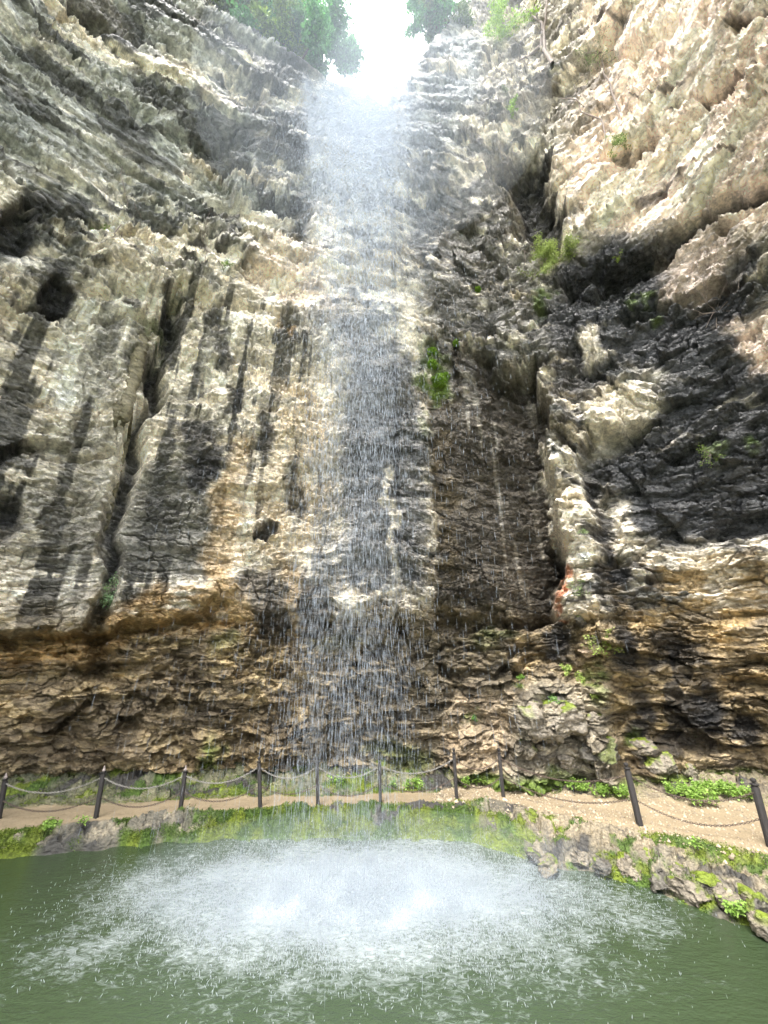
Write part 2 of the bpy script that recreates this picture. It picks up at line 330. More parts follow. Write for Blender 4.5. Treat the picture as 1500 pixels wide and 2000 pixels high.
K = mixc(K, C(.15, .145, .14), .85 * midr * sm(.3, .5, n_b + .1))
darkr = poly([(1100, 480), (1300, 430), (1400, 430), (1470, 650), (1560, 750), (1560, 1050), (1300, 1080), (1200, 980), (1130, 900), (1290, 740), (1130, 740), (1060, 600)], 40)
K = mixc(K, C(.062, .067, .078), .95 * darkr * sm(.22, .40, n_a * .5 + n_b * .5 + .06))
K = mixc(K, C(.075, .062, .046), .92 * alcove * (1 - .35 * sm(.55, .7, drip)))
K = mixc(K, C(.17, .125, .06), .5 * poly([(820, 760), (880, 760), (900, 1240), (830, 1240)], 20) * sm(.4, .6, n_b))
K = mixc(K, C(.13, .132, .14), .85 * poly([(650, 880), (690, 640), (820, 700), (825, 1150), (660, 1120)], 22))
K = mixc(K, CREAM, .85 * line([(752, 920), (757, 1010), (762, 1130)], 9, 8))
K = mixc(K, CREAM, .7 * poly([(770, 560), (815, 560), (810, 700), (765, 700)], 18)); K = mixc(K, C(.135, .14, .155), .85 * poly([(560, 610), (680, 640), (690, 710), (560, 700)], 14))
# mid-left: cream with drip stains
ml = poly([(-400, 540), (540, 560), (660, 700), (650, 1150), (420, 1210), (-400, 1240)], 50)
K = mixc(K, C(.54, .495, .42), .6 * ml); K = mixc(K, C(.12, .118, .11), .88 * ml * sm(.535, .605, drip + .3 * (n_b - .5))); K = mixc(K, WHITE, .5 * ml * (1 - sm(.36, .44, drip2)))
K = mixc(K, C(.15, .148, .138), .8 * poly([(290, 900), (370, 860), (430, 940), (430, 1120), (230, 1150), (215, 1080)], 30))
K = mixc(K, C(.19, .18, .16), .5 * poly([(150, 820), (235, 820), (200, 1080), (60, 1100), (40, 960)], 35))
K = mixc(K, C(.45, .33, .19), .6 * line([(470, 870), (440, 1000), (430, 1130)], 26)); K = mixc(K, C(.5, .42, .31), .7 * poly([(550, 720), (650, 720), (640, 1050), (560, 1120), (460, 1100), (520, 900)], 30) * sm(.3, .45, n_b))
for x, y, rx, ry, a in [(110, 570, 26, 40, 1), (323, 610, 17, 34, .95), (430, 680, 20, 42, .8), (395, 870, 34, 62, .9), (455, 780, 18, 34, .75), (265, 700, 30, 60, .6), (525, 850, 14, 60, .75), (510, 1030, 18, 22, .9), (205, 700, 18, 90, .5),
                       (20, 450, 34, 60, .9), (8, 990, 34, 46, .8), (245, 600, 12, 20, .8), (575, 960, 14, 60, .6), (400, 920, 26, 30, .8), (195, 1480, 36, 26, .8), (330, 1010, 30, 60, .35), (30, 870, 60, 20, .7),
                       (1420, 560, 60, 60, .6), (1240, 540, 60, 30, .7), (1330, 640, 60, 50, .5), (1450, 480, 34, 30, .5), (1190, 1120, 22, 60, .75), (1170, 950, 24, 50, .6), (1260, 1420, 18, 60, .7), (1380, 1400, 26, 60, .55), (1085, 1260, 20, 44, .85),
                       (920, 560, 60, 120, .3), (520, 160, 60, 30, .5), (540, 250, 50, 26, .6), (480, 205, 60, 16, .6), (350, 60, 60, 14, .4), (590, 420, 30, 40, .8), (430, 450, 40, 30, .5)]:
    K = mixc(K, BLACK, .88 * a * blob(x, y, rx, ry, 0, .4) * sm(.2, .45, n_b + .12))  # dark stains; the spots over carved holes paint shade inside them
K = mixc(K, BLACK, .85 * poly([(965, 300), (1055, 290), (1090, 400), (1092, 470), (1050, 450), (1010, 380)], 14))  # painted shade: blackens the inside of the slot
K = mixc(K, BLACK * 1.2, .8 * line([(1110, 530), (1200, 515), (1290, 465), (1400, 395), (1520, 325)], 24, 9, .6))  # shade of the overhang's underside, painted into the rock colour
for a, b_, w in [((1180, 330), (1340, 250), 5), ((1310, 225), (1480, 120), 5), ((1250, 400), (1420, 290), 6), ((1430, 55), (1520, 20), 5), ((1130, 60), (1220, 20), 7), ((1330, 170), (1250, 215), 4)]:
    K = mixc(K, C(.10, .08, .075), .7 * line([a, b_], w, w * .5, .7))
K = mixc(K, C(.07, .07, .075), .8 * poly([(1060, 580), (1130, 580), (1200, 740), (1130, 780), (1150, 900), (1110, 900), (1060, 760)], 18) * sm(.3, .45, n_b))
K = mixc(K, BLACK * 1.4, .85 * line([(1155, 940), (1170, 1000), (1200, 1100), (1225, 1200)], 16, 20, .5))
K = mixc(K, C(.06, .062, .065), .7 * sm(14, 17, HH) * upl * sm(.58, .63, fbm(ARC / 3.0, bed / .8, 257, 4)))
K = mixc(K, BLUEG * .8, .7 * poly([(795, 200), (830, 110), (880, 60), (900, 330), (860, 500), (800, 520)], 24) * sm(.4, .55, n_b))
K = mixc(K, BLACK * 1.3, .8 * line([(318, 680), (268, 860), (240, 958), (212, 1080), (194, 1180), (190, 1260)], 11, 15, .7))  # black line following the long crack
# big brown lower belt, ochre edge
lw = 1 - sm(4.8, 6.4, HH + 1.8 * wx)
K = mixc(K, BROWN * 1.5, .86 * lw); K = mixc(K, C(.36, .28, .155), .7 * lw * sm(.52, .62, n_b)); K = mixc(K, C(.07, .056, .04), .5 * lw * (1 - sm(.34, .46, n_a)))
K = mixc(K, C(.17, .15, .115), .6 * lw * sm(540, 640, PX) * (1 - sm(980, 1020, PX)))
K = mixc(K, C(.09, .075, .058), .8 * poly([(470, 1120), (580, 1110), (650, 1140), (660, 1230), (490, 1240)], 14))
K = mixc(K, OCHRE, .85 * poly([(-200, 1235), (190, 1220), (200, 1180), (330, 1150), (470, 1150), (480, 1230), (300, 1240), (180, 1290), (-200, 1310)], 14) * sm(.3, .5, n_b + .05))
K = mixc(K, C(.40, .29, .16), .75 * line([(440, 1130), (470, 1190), (475, 1230)], 24)); K = mixc(K, C(.40, .31, .20), .7 * line([(570, 1100), (570, 1230)], 13))
K = mixc(K, C(.36, .26, .13), .8 * poly([(1200, 1080), (1500, 1100), (1500, 1300), (1330, 1330), (1220, 1200)], 40) * sm(.42, .56, n_b)); K = mixc(K, CREAM, .9 * poly([(1050, 800), (1075, 860), (1110, 1000), (1130, 1110), (1110, 1120), (1070, 1000)], 8))
K = mixc(K, CREAM, .9 * poly([(1135, 800), (1230, 760), (1290, 790), (1270, 835), (1160, 862)], 12)); K = mixc(K, CREAM, .85 * poly([(1130, 660), (1180, 640), (1200, 690), (1150, 715)], 10))
K = mixc(K, CREAM, .8 * poly([(1165, 960), (1230, 970), (1260, 1100), (1230, 1190), (1200, 1060)], 12) * sm(.35, .5, n_b)); K = mixc(K, PINK, .85 * poly([(1400, 610), (1530, 590), (1560, 720), (1460, 720)], 16)); K = mixc(K, PINK * .9, .7 * poly([(1280, 470), (1400, 430), (1440, 470), (1380, 560), (1280, 560)], 20))
K = mixc(K, C(.24, .215, .17), .85 * poly([(1000, 1370), (1060, 1330), (1180, 1340), (1200, 1500), (1240, 1540), (960, 1540), (985, 1440)], 20))
K = mixc(K, C(.36, .28, .19), .6 * poly([(900, 1340), (990, 1360), (970, 1520), (860, 1530)], 25))
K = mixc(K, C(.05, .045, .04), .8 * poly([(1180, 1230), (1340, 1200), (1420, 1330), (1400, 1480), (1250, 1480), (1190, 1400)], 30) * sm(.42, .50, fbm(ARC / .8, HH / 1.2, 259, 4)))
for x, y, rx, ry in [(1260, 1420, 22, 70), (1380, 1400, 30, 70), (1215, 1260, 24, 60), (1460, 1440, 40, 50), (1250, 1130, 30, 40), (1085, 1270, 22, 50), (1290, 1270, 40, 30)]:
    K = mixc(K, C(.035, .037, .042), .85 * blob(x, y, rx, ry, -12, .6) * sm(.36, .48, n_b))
K = mixc(K, RUST, .75 * line([(1108, 1120), (1098, 1150), (1096, 1215)], 9, 11) * sm(.3, .5, n_b + .08)); K = mixc(K, OCHRE, .6 * poly([(555, 620), (572, 660), (560, 690), (548, 670)], 5)); K = mixc(K, PINK, .5 * poly([(520, 470), (620, 500), (660, 620), (560, 600), (470, 530)], 25))
K = K * (1 + (.7 * low * (cells((sx_ + .2 * sy_) / .42, sy_ / .24, 751)[6] - .45)))[..., None]
lum = K.mean(-1); K = np.clip(K * np.clip((lum / .27) ** .5, .3, 1.45)[..., None], .012, .78)
mossw = np.zeros(PX.shape)
for x, y, rx, ry, a in [(848, 740, 30, 20, 1), (845, 685, 26, 28, .7), (1050, 560, 16, 30, .7), (830, 820, 16, 30, .4), (1240, 1440, 22, 14, .8), (1160, 1330, 20, 30, .6), (780, 1480, 60, 26, .55), (420, 1500, 26, 40, .7), (290, 660, 26, 24, .6), (440, 1260, 34, 22, .35), (1015, 1340, 14, 10, .8), (925, 1400, 12, 16, .6), (1280, 600, 14, 16, .6), (1240, 560, 24, 10, .6), (960, 1240, 40, 16, .3), (1080, 1510, 24, 12, .5), (980, 60, 12, 30, .6), (990, 215, 10, 10, .6), (1390, 880, 18, 14, .5), (660, 1250, 60, 20, .2), (1470, 860, 16, 10, .5)]:
    mossw = np.maximum(mossw, a * blob(x, y, rx, ry, 0, .6) * sm(.35, .5, n_b + .1))
mossw = np.maximum(mossw, .9 * (1 - sm(.2, .5, HH + .6 * (n_a - .5) + .3 * (n_b - .5))) * sm(.42, .6, fbm(ARC / 1.2, HH, 271, 3) + .15))
K = mixc(K, MOSS, mossw)
K = K * 1.18 * (0.72 + .56 * n_c)[..., None]
K = K * (.86 + .28 * cells(sx_ / .33, sy_ / .16, 71)[4])[..., None]        # every broken chip has its own tone
wet = np.clip(.25 + .75 * np.maximum.reduce([midr, darkr, .8 * smooth_z, .5 * alcove, sm(560, 640, PX0) * (1 - sm(860, 960, PX0)) * .8, .5 * lw]), 0, 1) * (1 - .8 * mossw)
wet = np.where(K.mean(-1) < .12, np.maximum(wet, .8), wet)

# --- top: the ground runs back from the rim
nb = 26; last = HH.shape[0] - 1
back = np.linspace(0, 1, nb + 1)[1:] ** 2 * 60
eT = TH[-1]; notch = np.exp(-((eT + 3) / 9.0) ** 2)
RB = RR2[-1][None, :] + back[:, None]; HB = HH[-1][None, :] + back[:, None] * (.55 - .5 * notch)[None, :] + 1.2 * (fbm(ARC[-1][None] / 3 + 0 * back[:, None], back[:, None] / 3 + 0 * ARC[-1][None], 301, 3) - .5) * sm(0, 4, back)[:, None]
AB = np.broadcast_to(A[-1], RB.shape)
Xa = np.vstack([RR2 * np.sin(A), RB * np.sin(AB)]); Ya = np.vstack([RR2 * np.cos(A), RB * np.cos(AB)]); Za = np.vstack([HH, HB])
Za[:HH.shape[0]] += (.05 * f_sm * edge)
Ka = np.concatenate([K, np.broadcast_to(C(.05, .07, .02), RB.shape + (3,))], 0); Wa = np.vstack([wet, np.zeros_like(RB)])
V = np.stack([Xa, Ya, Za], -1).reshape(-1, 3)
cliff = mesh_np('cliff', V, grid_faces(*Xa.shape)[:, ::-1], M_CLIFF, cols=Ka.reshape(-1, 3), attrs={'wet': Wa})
tag(cliff, 'stained layered limestone cliff curving round the pool', 'cliff', kind='structure')

# lookup: photo pixel -> point on the finished cliff
from mathutils.bvhtree import BVHTree
cs = 4
sub = np.stack([Xa, Ya, Za], -1)[:HH.shape[0]:cs, ::cs]
bvh = BVHTree.FromPolygons([tuple(v) for v in sub.reshape(-1, 3).tolist()], [tuple(f) for f in grid_faces(*sub.shape[:2]).tolist()])
def hit(px, py):
    x, f, u = ray(px, py); d = Vector((x, f, u)).normalized()
    loc, nrm, _, _ = bvh.ray_cast(Vector((0, 0, EYE)), d)
    if loc is None: return Vector((0, 0, EYE)) + d * 30, Vector((0, -1, 0))
    if nrm.dot(d) > 0: nrm = -nrm
    return loc, nrm

# ------------------------------------------------------------------ ground: bank and path
WZ = -0.5
def tab(pts, z): a = sorted(polar(x, y, z) for x, y in pts); return [p[0] for p in a], [p[1] for p in a]
sT, sR = tab([(0, 1680), (130, 1668), (270, 1652), (500, 1640), (700, 1642), (850, 1640), (930, 1645), (1050, 1690), (1150, 1705), (1300, 1745), (1400, 1790), (1500, 1815)], WZ)
sT = [-112, -80, -52] + sT + [50, 80, 112]; sR = [12, 14, 15] + sR + [11.3, 11, 10]
pT, pR = tab([(0, 1622), (190, 1603), (400, 1586), (640, 1575), (850, 1568), (960, 1560), (1040, 1580), (1130, 1600), (1250, 1622), (1380, 1640), (1500, 1672)], 0)
pT = [-112, -80, -52] + pT + [50, 80, 112]; pR = [13, 15, 15.8] + pR + [12.6, 12, 11]
bT, bR = tab([(0, 1580), (190, 1572), (400, 1560), (640, 1555), (850, 1548), (960, 1522), (1100, 1552), (1250, 1560), (1400, 1566), (1500, 1572)], 0)
bT = [-112, -80, -52] + bT + [50, 80, 112]; bR = [14, 16, 17.4] + bR + [15.6, 14, 12.6]
gth = np.concatenate([np.linspace(-112, -46, 90, endpoint=False), np.linspace(-46, 46, 1300, endpoint=False), np.linspace(46, 112, 90)])
gv = np.concatenate([np.linspace(-1, 0, 14, endpoint=False), np.linspace(0, 1, 70, endpoint=False), np.linspace(1, 2, 60, endpoint=False), np.linspace(2, 3, 60)])
GT, GV = np.meshgrid(gth, gv); GA = np.radians(GT)
wob = (vn(GA * 14 / .5, 0 * GA, 401) - .5) * .25 + (vn(GA * 14 / .15, 0 * GA, 402) - .5) * .08
rs = np.interp(GT, sT, sR) + wob; rp = np.maximum(np.interp(GT, pT, pR), rs + .3); rb = np.maximum(np.interp(GT, bT, bR), rp + .25); rc = np.maximum(r_base(GT) + 3.0, rb + 1.5)
GR = np.where(GV < 0, rs + GV * 1.6, np.where(GV < 1, rs + GV * (rp - rs), np.where(GV < 2, rp + (GV - 1) * (rb - rp), rb + (GV - 2) * (rc - rb))))
ga = GA * 14; GX = GR * np.sin(GA); GY = GR * np.cos(GA)
ff1, fe1 = facet(ga / .55 + .3 * fbm(ga, GR, 411, 2), GR / .45, 412, 1.6); ff2, fe2 = facet(ga / .2, GR / .17, 422, 1.6); ff3, _ = facet(ga / .07, GR / .06, 432, 1.6)
sl = np.where(GV < 1, np.clip(GV, 0, 1), 1); steep = 1 - sm(12, 20, GT) ; prof = (sl ** .42) * steep + (.15 * sl + .85 * sl ** .8) * (1 - steep)
rk = np.where(GV < 0, 1, 1 - sm(.80, 1.04, GV) * .95) ; rk = np.where(GV > 1.9, sm(1.9, 2.2, GV), rk)
GZ = WZ + .5 * prof + np.where(GV < 0, GV * .9, 0) + np.where(GV > 1.9, .5 * sm(1.9, 2.6, GV), 0)
amp = np.where(GV < 0, .6, np.clip(GV * 3, .0, 1)) * rk
GZ = GZ + amp * (.24 * ff1 + .12 * ff2 + .05 * ff3 - .10 * (1 - sm(0, .12, fe1))) + (1 - rk) * (.02 * (fbm(ga / .5, GR / .5, 441, 4) - .5) + .012 * ff3)
GZ = np.where(GV < 0, np.minimum(GZ, WZ + .02), GZ)
grock = amp * .16 * ff1 * sm(0, .3, GV); GXo = (GR + grock) * np.sin(GA); GYo = (GR + grock) * np.cos(GA)
gpx, gpy = proj(GXo, GYo, GZ)
na = fbm(ga / .8, GR / .5, 451, 4); nbb = fbm(ga / .25, GR / .2, 461, 3)
G = np.broadcast_to(C(.10, .092, .072), GT.shape + (3,)).copy()
G = mixc(G, C(.19, .168, .125), sm(.52, .64, nbb)); G = mixc(G, C(.04, .038, .035), 1 - sm(.34, .44, na))
G = mixc(G, C(.21, .175, .12), .8 * sm(14, 20, GT) * sm(.35, .7, GV) * sm(.4, .55, na + .1))
mo = np.zeros(GT.shape); cent = sm(-24, -18, GT) * (1 - sm(9, 13, GT))
mo = np.maximum(mo, cent * sm(.42, .50, na + .05)); mo = np.maximum(mo, .95 * sm(.56, .64, na) * (1 - sm(1.0, 1.06, GV)))
mo = np.maximum(mo, (1 - sm(.10, .34, GV + .5 * (na - .5))) * sm(.40, .5, fbm(ga / 1.1, GR * 0, 471, 3)) * (GV > -.3))
mo = np.where(GV > 1.85, np.maximum(sm(.40, .5, na + .12) * (GT < 20), .5 * sm(.55, .62, na)), mo)
def gb(cx, cy, rx, ry): return 1 - sm(.6, 1.3, np.hypot((gpx - cx + 20 * (na - .5)) / rx, (gpy - cy + 10 * (nbb - .5)) / ry))
for b_ in [(1400, 1665, 60, 22), (1360, 1760, 40, 26), (1270, 1722, 34, 16), (1170, 1595, 18, 10), (1235, 1605, 14, 8), (1470, 1790, 40, 24), (1190, 1670, 24, 9), (30, 1660, 24, 20)]: mo = np.maximum(mo, gb(*b_) * sm(.3, .45, nbb + .1))
sand = sm(.97, 1.06, GV + .10 * (na - .5)) * (1 - sm(1.93, 2.02, GV + .12 * (na - .5)))
yg = sm(.4, .6, fbm(ga / .6, GR / .4, 481, 3)); mcol = C(.052, .092, .014) * (1 - yg[..., None]) + C(.11, .145, .015) * yg[..., None]
mo = np.where((GV > 1.85), mo * (.25 + .75 * sm(.5, .58, fbm(ga / .7, GR / .5, 477, 3))), mo)
G = G * (1 - mo[..., None]) + mcol * mo[..., None]
SAND = C(.265, .21, .135); sandc = SAND * (0.82 + .3 * fbm(ga / .6, GR / .3, 491, 4))[..., None]
G = G * (1 - sand[..., None]) + sandc * sand[..., None]; mo = mo * (1 - sand)
gw = np.clip(.5 * (1 - sand) * (1 - mo), 0, 1)
GP = np.stack([GXo, GYo, GZ], -1)
fa = grid_faces(*GT.shape); sf = sand.ravel()[fa].mean(1) > .5
def submesh(name, sel, m):
    f = fa[sel][:, ::-1]; u, inv = np.unique(f, return_inverse=True)
    return mesh_np(name, GP.reshape(-1, 3)[u], inv.reshape(-1, 4), m, cols=G.reshape(-1, 3)[u], attrs={'wet': gw.ravel()[u]})
m, nt, b = mat('sand_path', .95)
nn = noise(nt, 40, 6, .7, geo_pos(nt)); nt.links.new(mul(nt, attr(nt, 'col').outputs['Color'], ramp(nt, nn.outputs[0], [(.3, (.8, .78, .75)), (.7, (1.15, 1.15, 1.12))])), b.inputs['Base Color'])
bump(nt, nn.outputs[0], b, .5, .015); M_SAND = m
tag(submesh('bank', ~sf, M_BANK), 'mossy rock bank round the green pool', 'bank', kind='structure')
tag(submesh('path', sf, M_SAND), 'sandy footpath along the foot of the cliff', 'path', kind='structure')
# land behind the camera: low bank and wooded rise, one sheet out to the horizon
bt = np.linspace(108, 252, 60); br = np.array([9, 11, 12.5, 14, 20, 35, 70, 150, 400.]); bz = np.array([-1.3, -.7, 0, .1, .8, 3, 8, 16, 30.])
BT, BR = np.meshgrid(np.radians(bt), br); BZ = np.broadcast_to(bz[:, None], BT.shape) + (fbm(BT * 9, BR / 9, 501, 3) - .5) * np.clip(bz, 0, 8)[:, None]
tag(mesh_np('ground', np.stack([BR * np.sin(BT), BR * np.cos(BT), BZ], -1).reshape(-1, 3), grid_faces(*BT.shape)[:, ::-1], M_BANK, smooth=True,
    cols=np.broadcast_to(C(.06, .08, .03), (BT.size, 3)), attrs={'wet': np.zeros(BT.size)}), 'wooded slope behind the pool', 'ground', kind='structure')

# ------------------------------------------------------------------ water
FC = (-0.9, 10.2)                               # where the fall lands
m, nt, b = mat('pool_water', .10, (.033, .051, .024), .5); b.inputs['IOR'].default_value = 1.33
g = nt.nodes.new('ShaderNodeNewGeometry'); 
def sub_vec(v): 
    s = nt.nodes.new('ShaderNodeVectorMath'); s.operation = 'SUBTRACT'; nt.links.new(g.outputs['Position'], s.inputs[0]); s.inputs[1].default_value = v; return s.outputs[0]
def foam(cx, cy, rx, ry):
    mp = nt.nodes.new('ShaderNodeMapping'); mp.inputs['Scale'].default_value = (1 / rx, 1 / ry, 0); nt.links.new(sub_vec((cx, cy, 0)), mp.inputs[0])
    ln = nt.nodes.new('ShaderNodeVectorMath'); ln.operation = 'LENGTH'; nt.links.new(mp.outputs[0], ln.inputs[0])
    return ln.outputs['Value']
def mth(op, a, c=None):
    n = nt.nodes.new('ShaderNodeMath'); n.operation = op
    for k, s in enumerate((a, c)):
        if s is None: continue
        if isinstance(s, (int, float)): n.inputs[k].default_value = s
        else: nt.links.new(s, n.inputs[k])
    return n.outputs[0]
fz = foam(FC[0] + .3, FC[1] + .3, 5.2, 2.9)
fl = noise(nt, 7, 8, .75, geo_pos(nt, (1, 1.6, 1)), .8)
fz2 = mth('MAXIMUM', mth('SUBTRACT', .22, mth('MULTIPLY', foam(-1.4, 9.5, 2.0, .9), .2)), mth('SUBTRACT', .2, mth('MULTIPLY', foam(1.3, 9.95, 1.7, .7), .2)))
th_ = mth('ADD', mth('SUBTRACT', mth('ADD', mth('ADD', fl.outputs[0], mth('MULTIPLY', mth('SUBTRACT', noise(nt, .8, 3, .6, geo_pos(nt)).outputs[0], .5), .65)), .28), mth('MULTIPLY', fz, .42)), mth('MAXIMUM', fz2, 0.0))
core = ramp(nt, th_, [(.30, (0, 0, 0)), (.98, (1, 1, 1))])
nt.links.new(mul(nt, (.033, .051, .024), (.50, .55, .58), core, 'MIX'), b.inputs['Base Color'])
nt.links.new(ramp(nt, core, [(0, (.10, .10, .10)), (1, (.6, .6, .6))]), b.inputs['Roughness'])
rp1 = noise(nt, 2.2, 4, .55, geo_pos(nt, (1, 1.8, 1)), .4); rp2 = noise(nt, 9, 5, .65, geo_pos(nt, (1, 1.5, 1)))
b1 = bump(nt, rp1.outputs[0], b, .35, .10); bump(nt, rp2.outputs[0], b, .7, .06, b1)
M_WATER = m
wr = np.concatenate([[.01], np.linspace(1, 20, 20)]); wtn = np.radians(np.linspace(-180, 180, 97)); WT, WR = np.meshgrid(wtn, wr)
tag(mesh_np('pool_water', np.stack([WR * np.sin(WT), WR * np.cos(WT), 0 * WT + WZ], -1).reshape(-1, 3), grid_faces(*WT.shape)[:, ::-1], M_WATER, smooth=True),
    'murky green pool under the waterfall', 'water', kind='structure')

# water drops: slim closed spindles, white with trapped air
def drop_mat(name, c, a):
    m, nt, b = mat(name, .25, c, .5)
    tr = nt.nodes.new('ShaderNodeBsdfTransparent'); ms = nt.nodes.new('ShaderNodeMixShader'); ms.inputs[0].default_value = a
    out = nt.nodes['Material Output']; nt.links.new(tr.outputs[0], ms.inputs[1])
    ts = nt.nodes.new('ShaderNodeBsdfTranslucent'); ts.inputs[0].default_value = (*c, 1); m2 = nt.nodes.new('ShaderNodeMixShader'); m2.inputs[0].default_value = .5
    nt.links.new(b.outputs[0], m2.inputs[1]); nt.links.new(ts.outputs[0], m2.inputs[2]); nt.links.new(m2.outputs[0], ms.inputs[2]); nt.links.new(ms.outputs[0], out.inputs[0])
    return m
M_DROP = drop_mat('falling_water', (.58, .65, .74), .42); M_SPLASH = drop_mat('splash_water', (.60, .65, .69), .5)
def spindles(name, P, L, Wd, D_, mt):           # P centre, L length, Wd radius, D_ axis (unit)
    n = len(P); ref = np.where(np.abs(D_[:, 2:3]) > .8, np.array([[1., 0, 0]]), np.array([[0, 0, 1.]]))
    u = np.cross(D_, ref); u /= np.linalg.norm(u, axis=1, keepdims=True); v = np.cross(D_, u)
    ring = [P - .15 * L[:, None] * D_ + Wd[:, None] * (math.cos(a) * u + math.sin(a) * v) for a in (0, 2.094, 4.189)]
    V = np.stack([P + .5 * L[:, None] * D_] + ring + [P - .5 * L[:, None] * D_], 1).reshape(-1, 3)
    t = np.array([[0, 1, 2], [0, 2, 3], [0, 3, 1], [4, 2, 1], [4, 3, 2], [4, 1, 3]])
    return mesh_np(name, V, (t[None] + 5 * np.arange(n)[:, None, None]).reshape(-1, 3), mt)
def fall_points(n):
    z = WZ + RNG.random(n) ** .8 * 33.8; drop = np.clip(33.2 - z, 0, 40)
    q = RNG.random(n); f = np.clip(drop / 30, 0, 1)
    st = np.random.default_rng(5); sxp = np.sort(st.uniform(-2.3, 1.25, 46)); sw = st.random(46) ** 2 + .1; sw /= sw.sum()
    k = st.choice(46, 4000, p=sw)[RNG.integers(0, 4000, n)]
    veil = sxp[k] * (1 - .22 * f) + RNG.normal(0, .10 + .22 * f, n)
    core = RNG.normal(-.15, .55, n)
    rope = -1.35 + RNG.normal(0, .16, n)                    # the heavy strand that meets the pool left of centre
    wide = RNG.normal(-.7, 1.0 + 1.7 * f, n)
    x = np.where(q < .40, veil, np.where(q < .66, core, np.where(q < .66 + .12 * f, rope, np.where(q < .74, veil, wide))))
    y = FC[1] + .45 * np.clip(1 - drop / 12, 0, 1) + RNG.normal(0, .25 + drop * .028, n)
    return FC[0] + .45 - .35 * np.clip(1 - drop / 12, 0, 1) + x * (1 + .6 * np.clip(1 - drop / 14, 0, 1)), y, z, drop
n = 340000; x, y, z, drop = fall_points(n)
keep = (z < rim(np.degrees(np.arctan2(x, y))) + .1) & (RNG.random(n) < np.interp(drop, [0, 5, 10, 15, 26, 34], [1, 1, .42, .18, .13, .20])); x, y, z, drop = (q[keep] for q in (x, y, z, drop)); n = len(x)
L = RNG.uniform(.05, .22, n) * (.7 + drop / 30) * np.where(RNG.random(n) < .12, 1.8, 1); Wd = RNG.uniform(.0022, .0065, n) * np.interp(z, [0, 12, 33], [.55, 1.0, 2.0])
Dv = np.stack([RNG.normal(0, .035, n), RNG.normal(0, .035, n), np.ones(n)], 1); Dv /= np.linalg.norm(Dv, axis=1, keepdims=True)
tag(spindles('waterfall', np.stack([x, y, z], 1), L, Wd, Dv, M_DROP), 'thin white veil of falling water drops', 'waterfall', kind='stuff')
# splash: short spikes and beads thrown up all over the landing area
n = 130000; q = RNG.random(n); ga1, ga2 = RNG.normal(0, .55, n), RNG.normal(0, .55, n); rr = np.hypot(ga1, ga2)
x = FC[0] + .5 + 4.0 * ga1; y = FC[1] - .05 + 1.9 * ga2
thd = np.degrees(np.arctan2(x, y)); ok = (np.hypot(x, y) < np.interp(thd, sT, sR) - .05); x, y, rr = x[ok], y[ok], rr[ok]; n = len(x)
cl = vn(x / .35, y / .35, 611); ok = RNG.random(n) < (.25 + 1.1 * cl * cl) * np.interp(rr, [0, .7, 1.3, 2], [1, .9, .45, .2]); x, y, rr = x[ok], y[ok], rr[ok]; n = len(x)
hgt = RNG.exponential(.11, n) * np.exp(-(rr / 1.3) ** 2) * 1.6
L = RNG.uniform(.015, .07, n); Dv = np.stack([RNG.normal(0, .45, n), RNG.normal(0, .45, n), np.ones(n)], 1); Dv /= np.linalg.norm(Dv, axis=1, keepdims=True)
tag(spindles('splash', np.stack([x, y, WZ + .02 + hgt], 1), L, RNG.uniform(.003, .009, n), Dv, M_SPLASH), 'white splash where the falling water strikes the pool', 'splash', kind='stuff')

# mist: soft bodies of even density (thin towards their outlines because the path through them shortens)
def mist(name, c, rad, dens, label, lean=(0, 0)):
    import bmesh
    bm = bmesh.new(); bmesh.ops.create_icosphere(bm, subdivisions=4, radius=1)
    V = np.array([v.co[:] for v in bm.verts]); F = np.array([[v.index for v in f.verts] for f in bm.faces]); bm.free()
    V = V * np.array(rad); V[:, 0] += V[:, 2] * lean[0]; V[:, 1] += V[:, 2] * lean[1]
    m = bpy.data.materials.new(name); m.use_nodes = True; nt = m.node_tree; nt.nodes.clear(); o = nt.nodes.new('ShaderNodeOutputMaterial')
    v = nt.nodes.new('ShaderNodeVolumePrincipled'); v.inputs['Color'].default_value = (.74, .83, .95, 1); v.inputs['Density'].default_value = dens; v.inputs['Anisotropy'].default_value = .0
    nt.links.new(v.outputs[0], o.inputs['Volume'])
    ob = mesh_np(name, V, F, m, smooth=True); ob.location = c; tag(ob, label, 'mist', kind='stuff')
mist('mist', (-.6, 10.2, 25), (3.0, 2.4, 14), .014, 'pale blue mist round the upper part of the falling water')
mist('mist', (-.6, 9.6, 30), (8.5, 4.5, 10), .014, 'wide thin mist across the top of the gorge')
mist('mist', (-.5, 10.6, 32), (3.5, 3.0, 4), .006, 'glaring mist at the lip of the waterfall')
mist('mist', (-1.4, 9.6, -.35), (3.4, 1.2, .45), .08, 'bright spray over the hardest hit spot, left of centre')
mist('mist', (1.3, 10.0, -.35), (2.6, 1.0, .4), .07, 'second bright spray patch right of centre')
mist('mist', (-.3, 10.3, -.1), (5.0, 2.3, .8), .045, 'spray hanging over the splash on the pool')

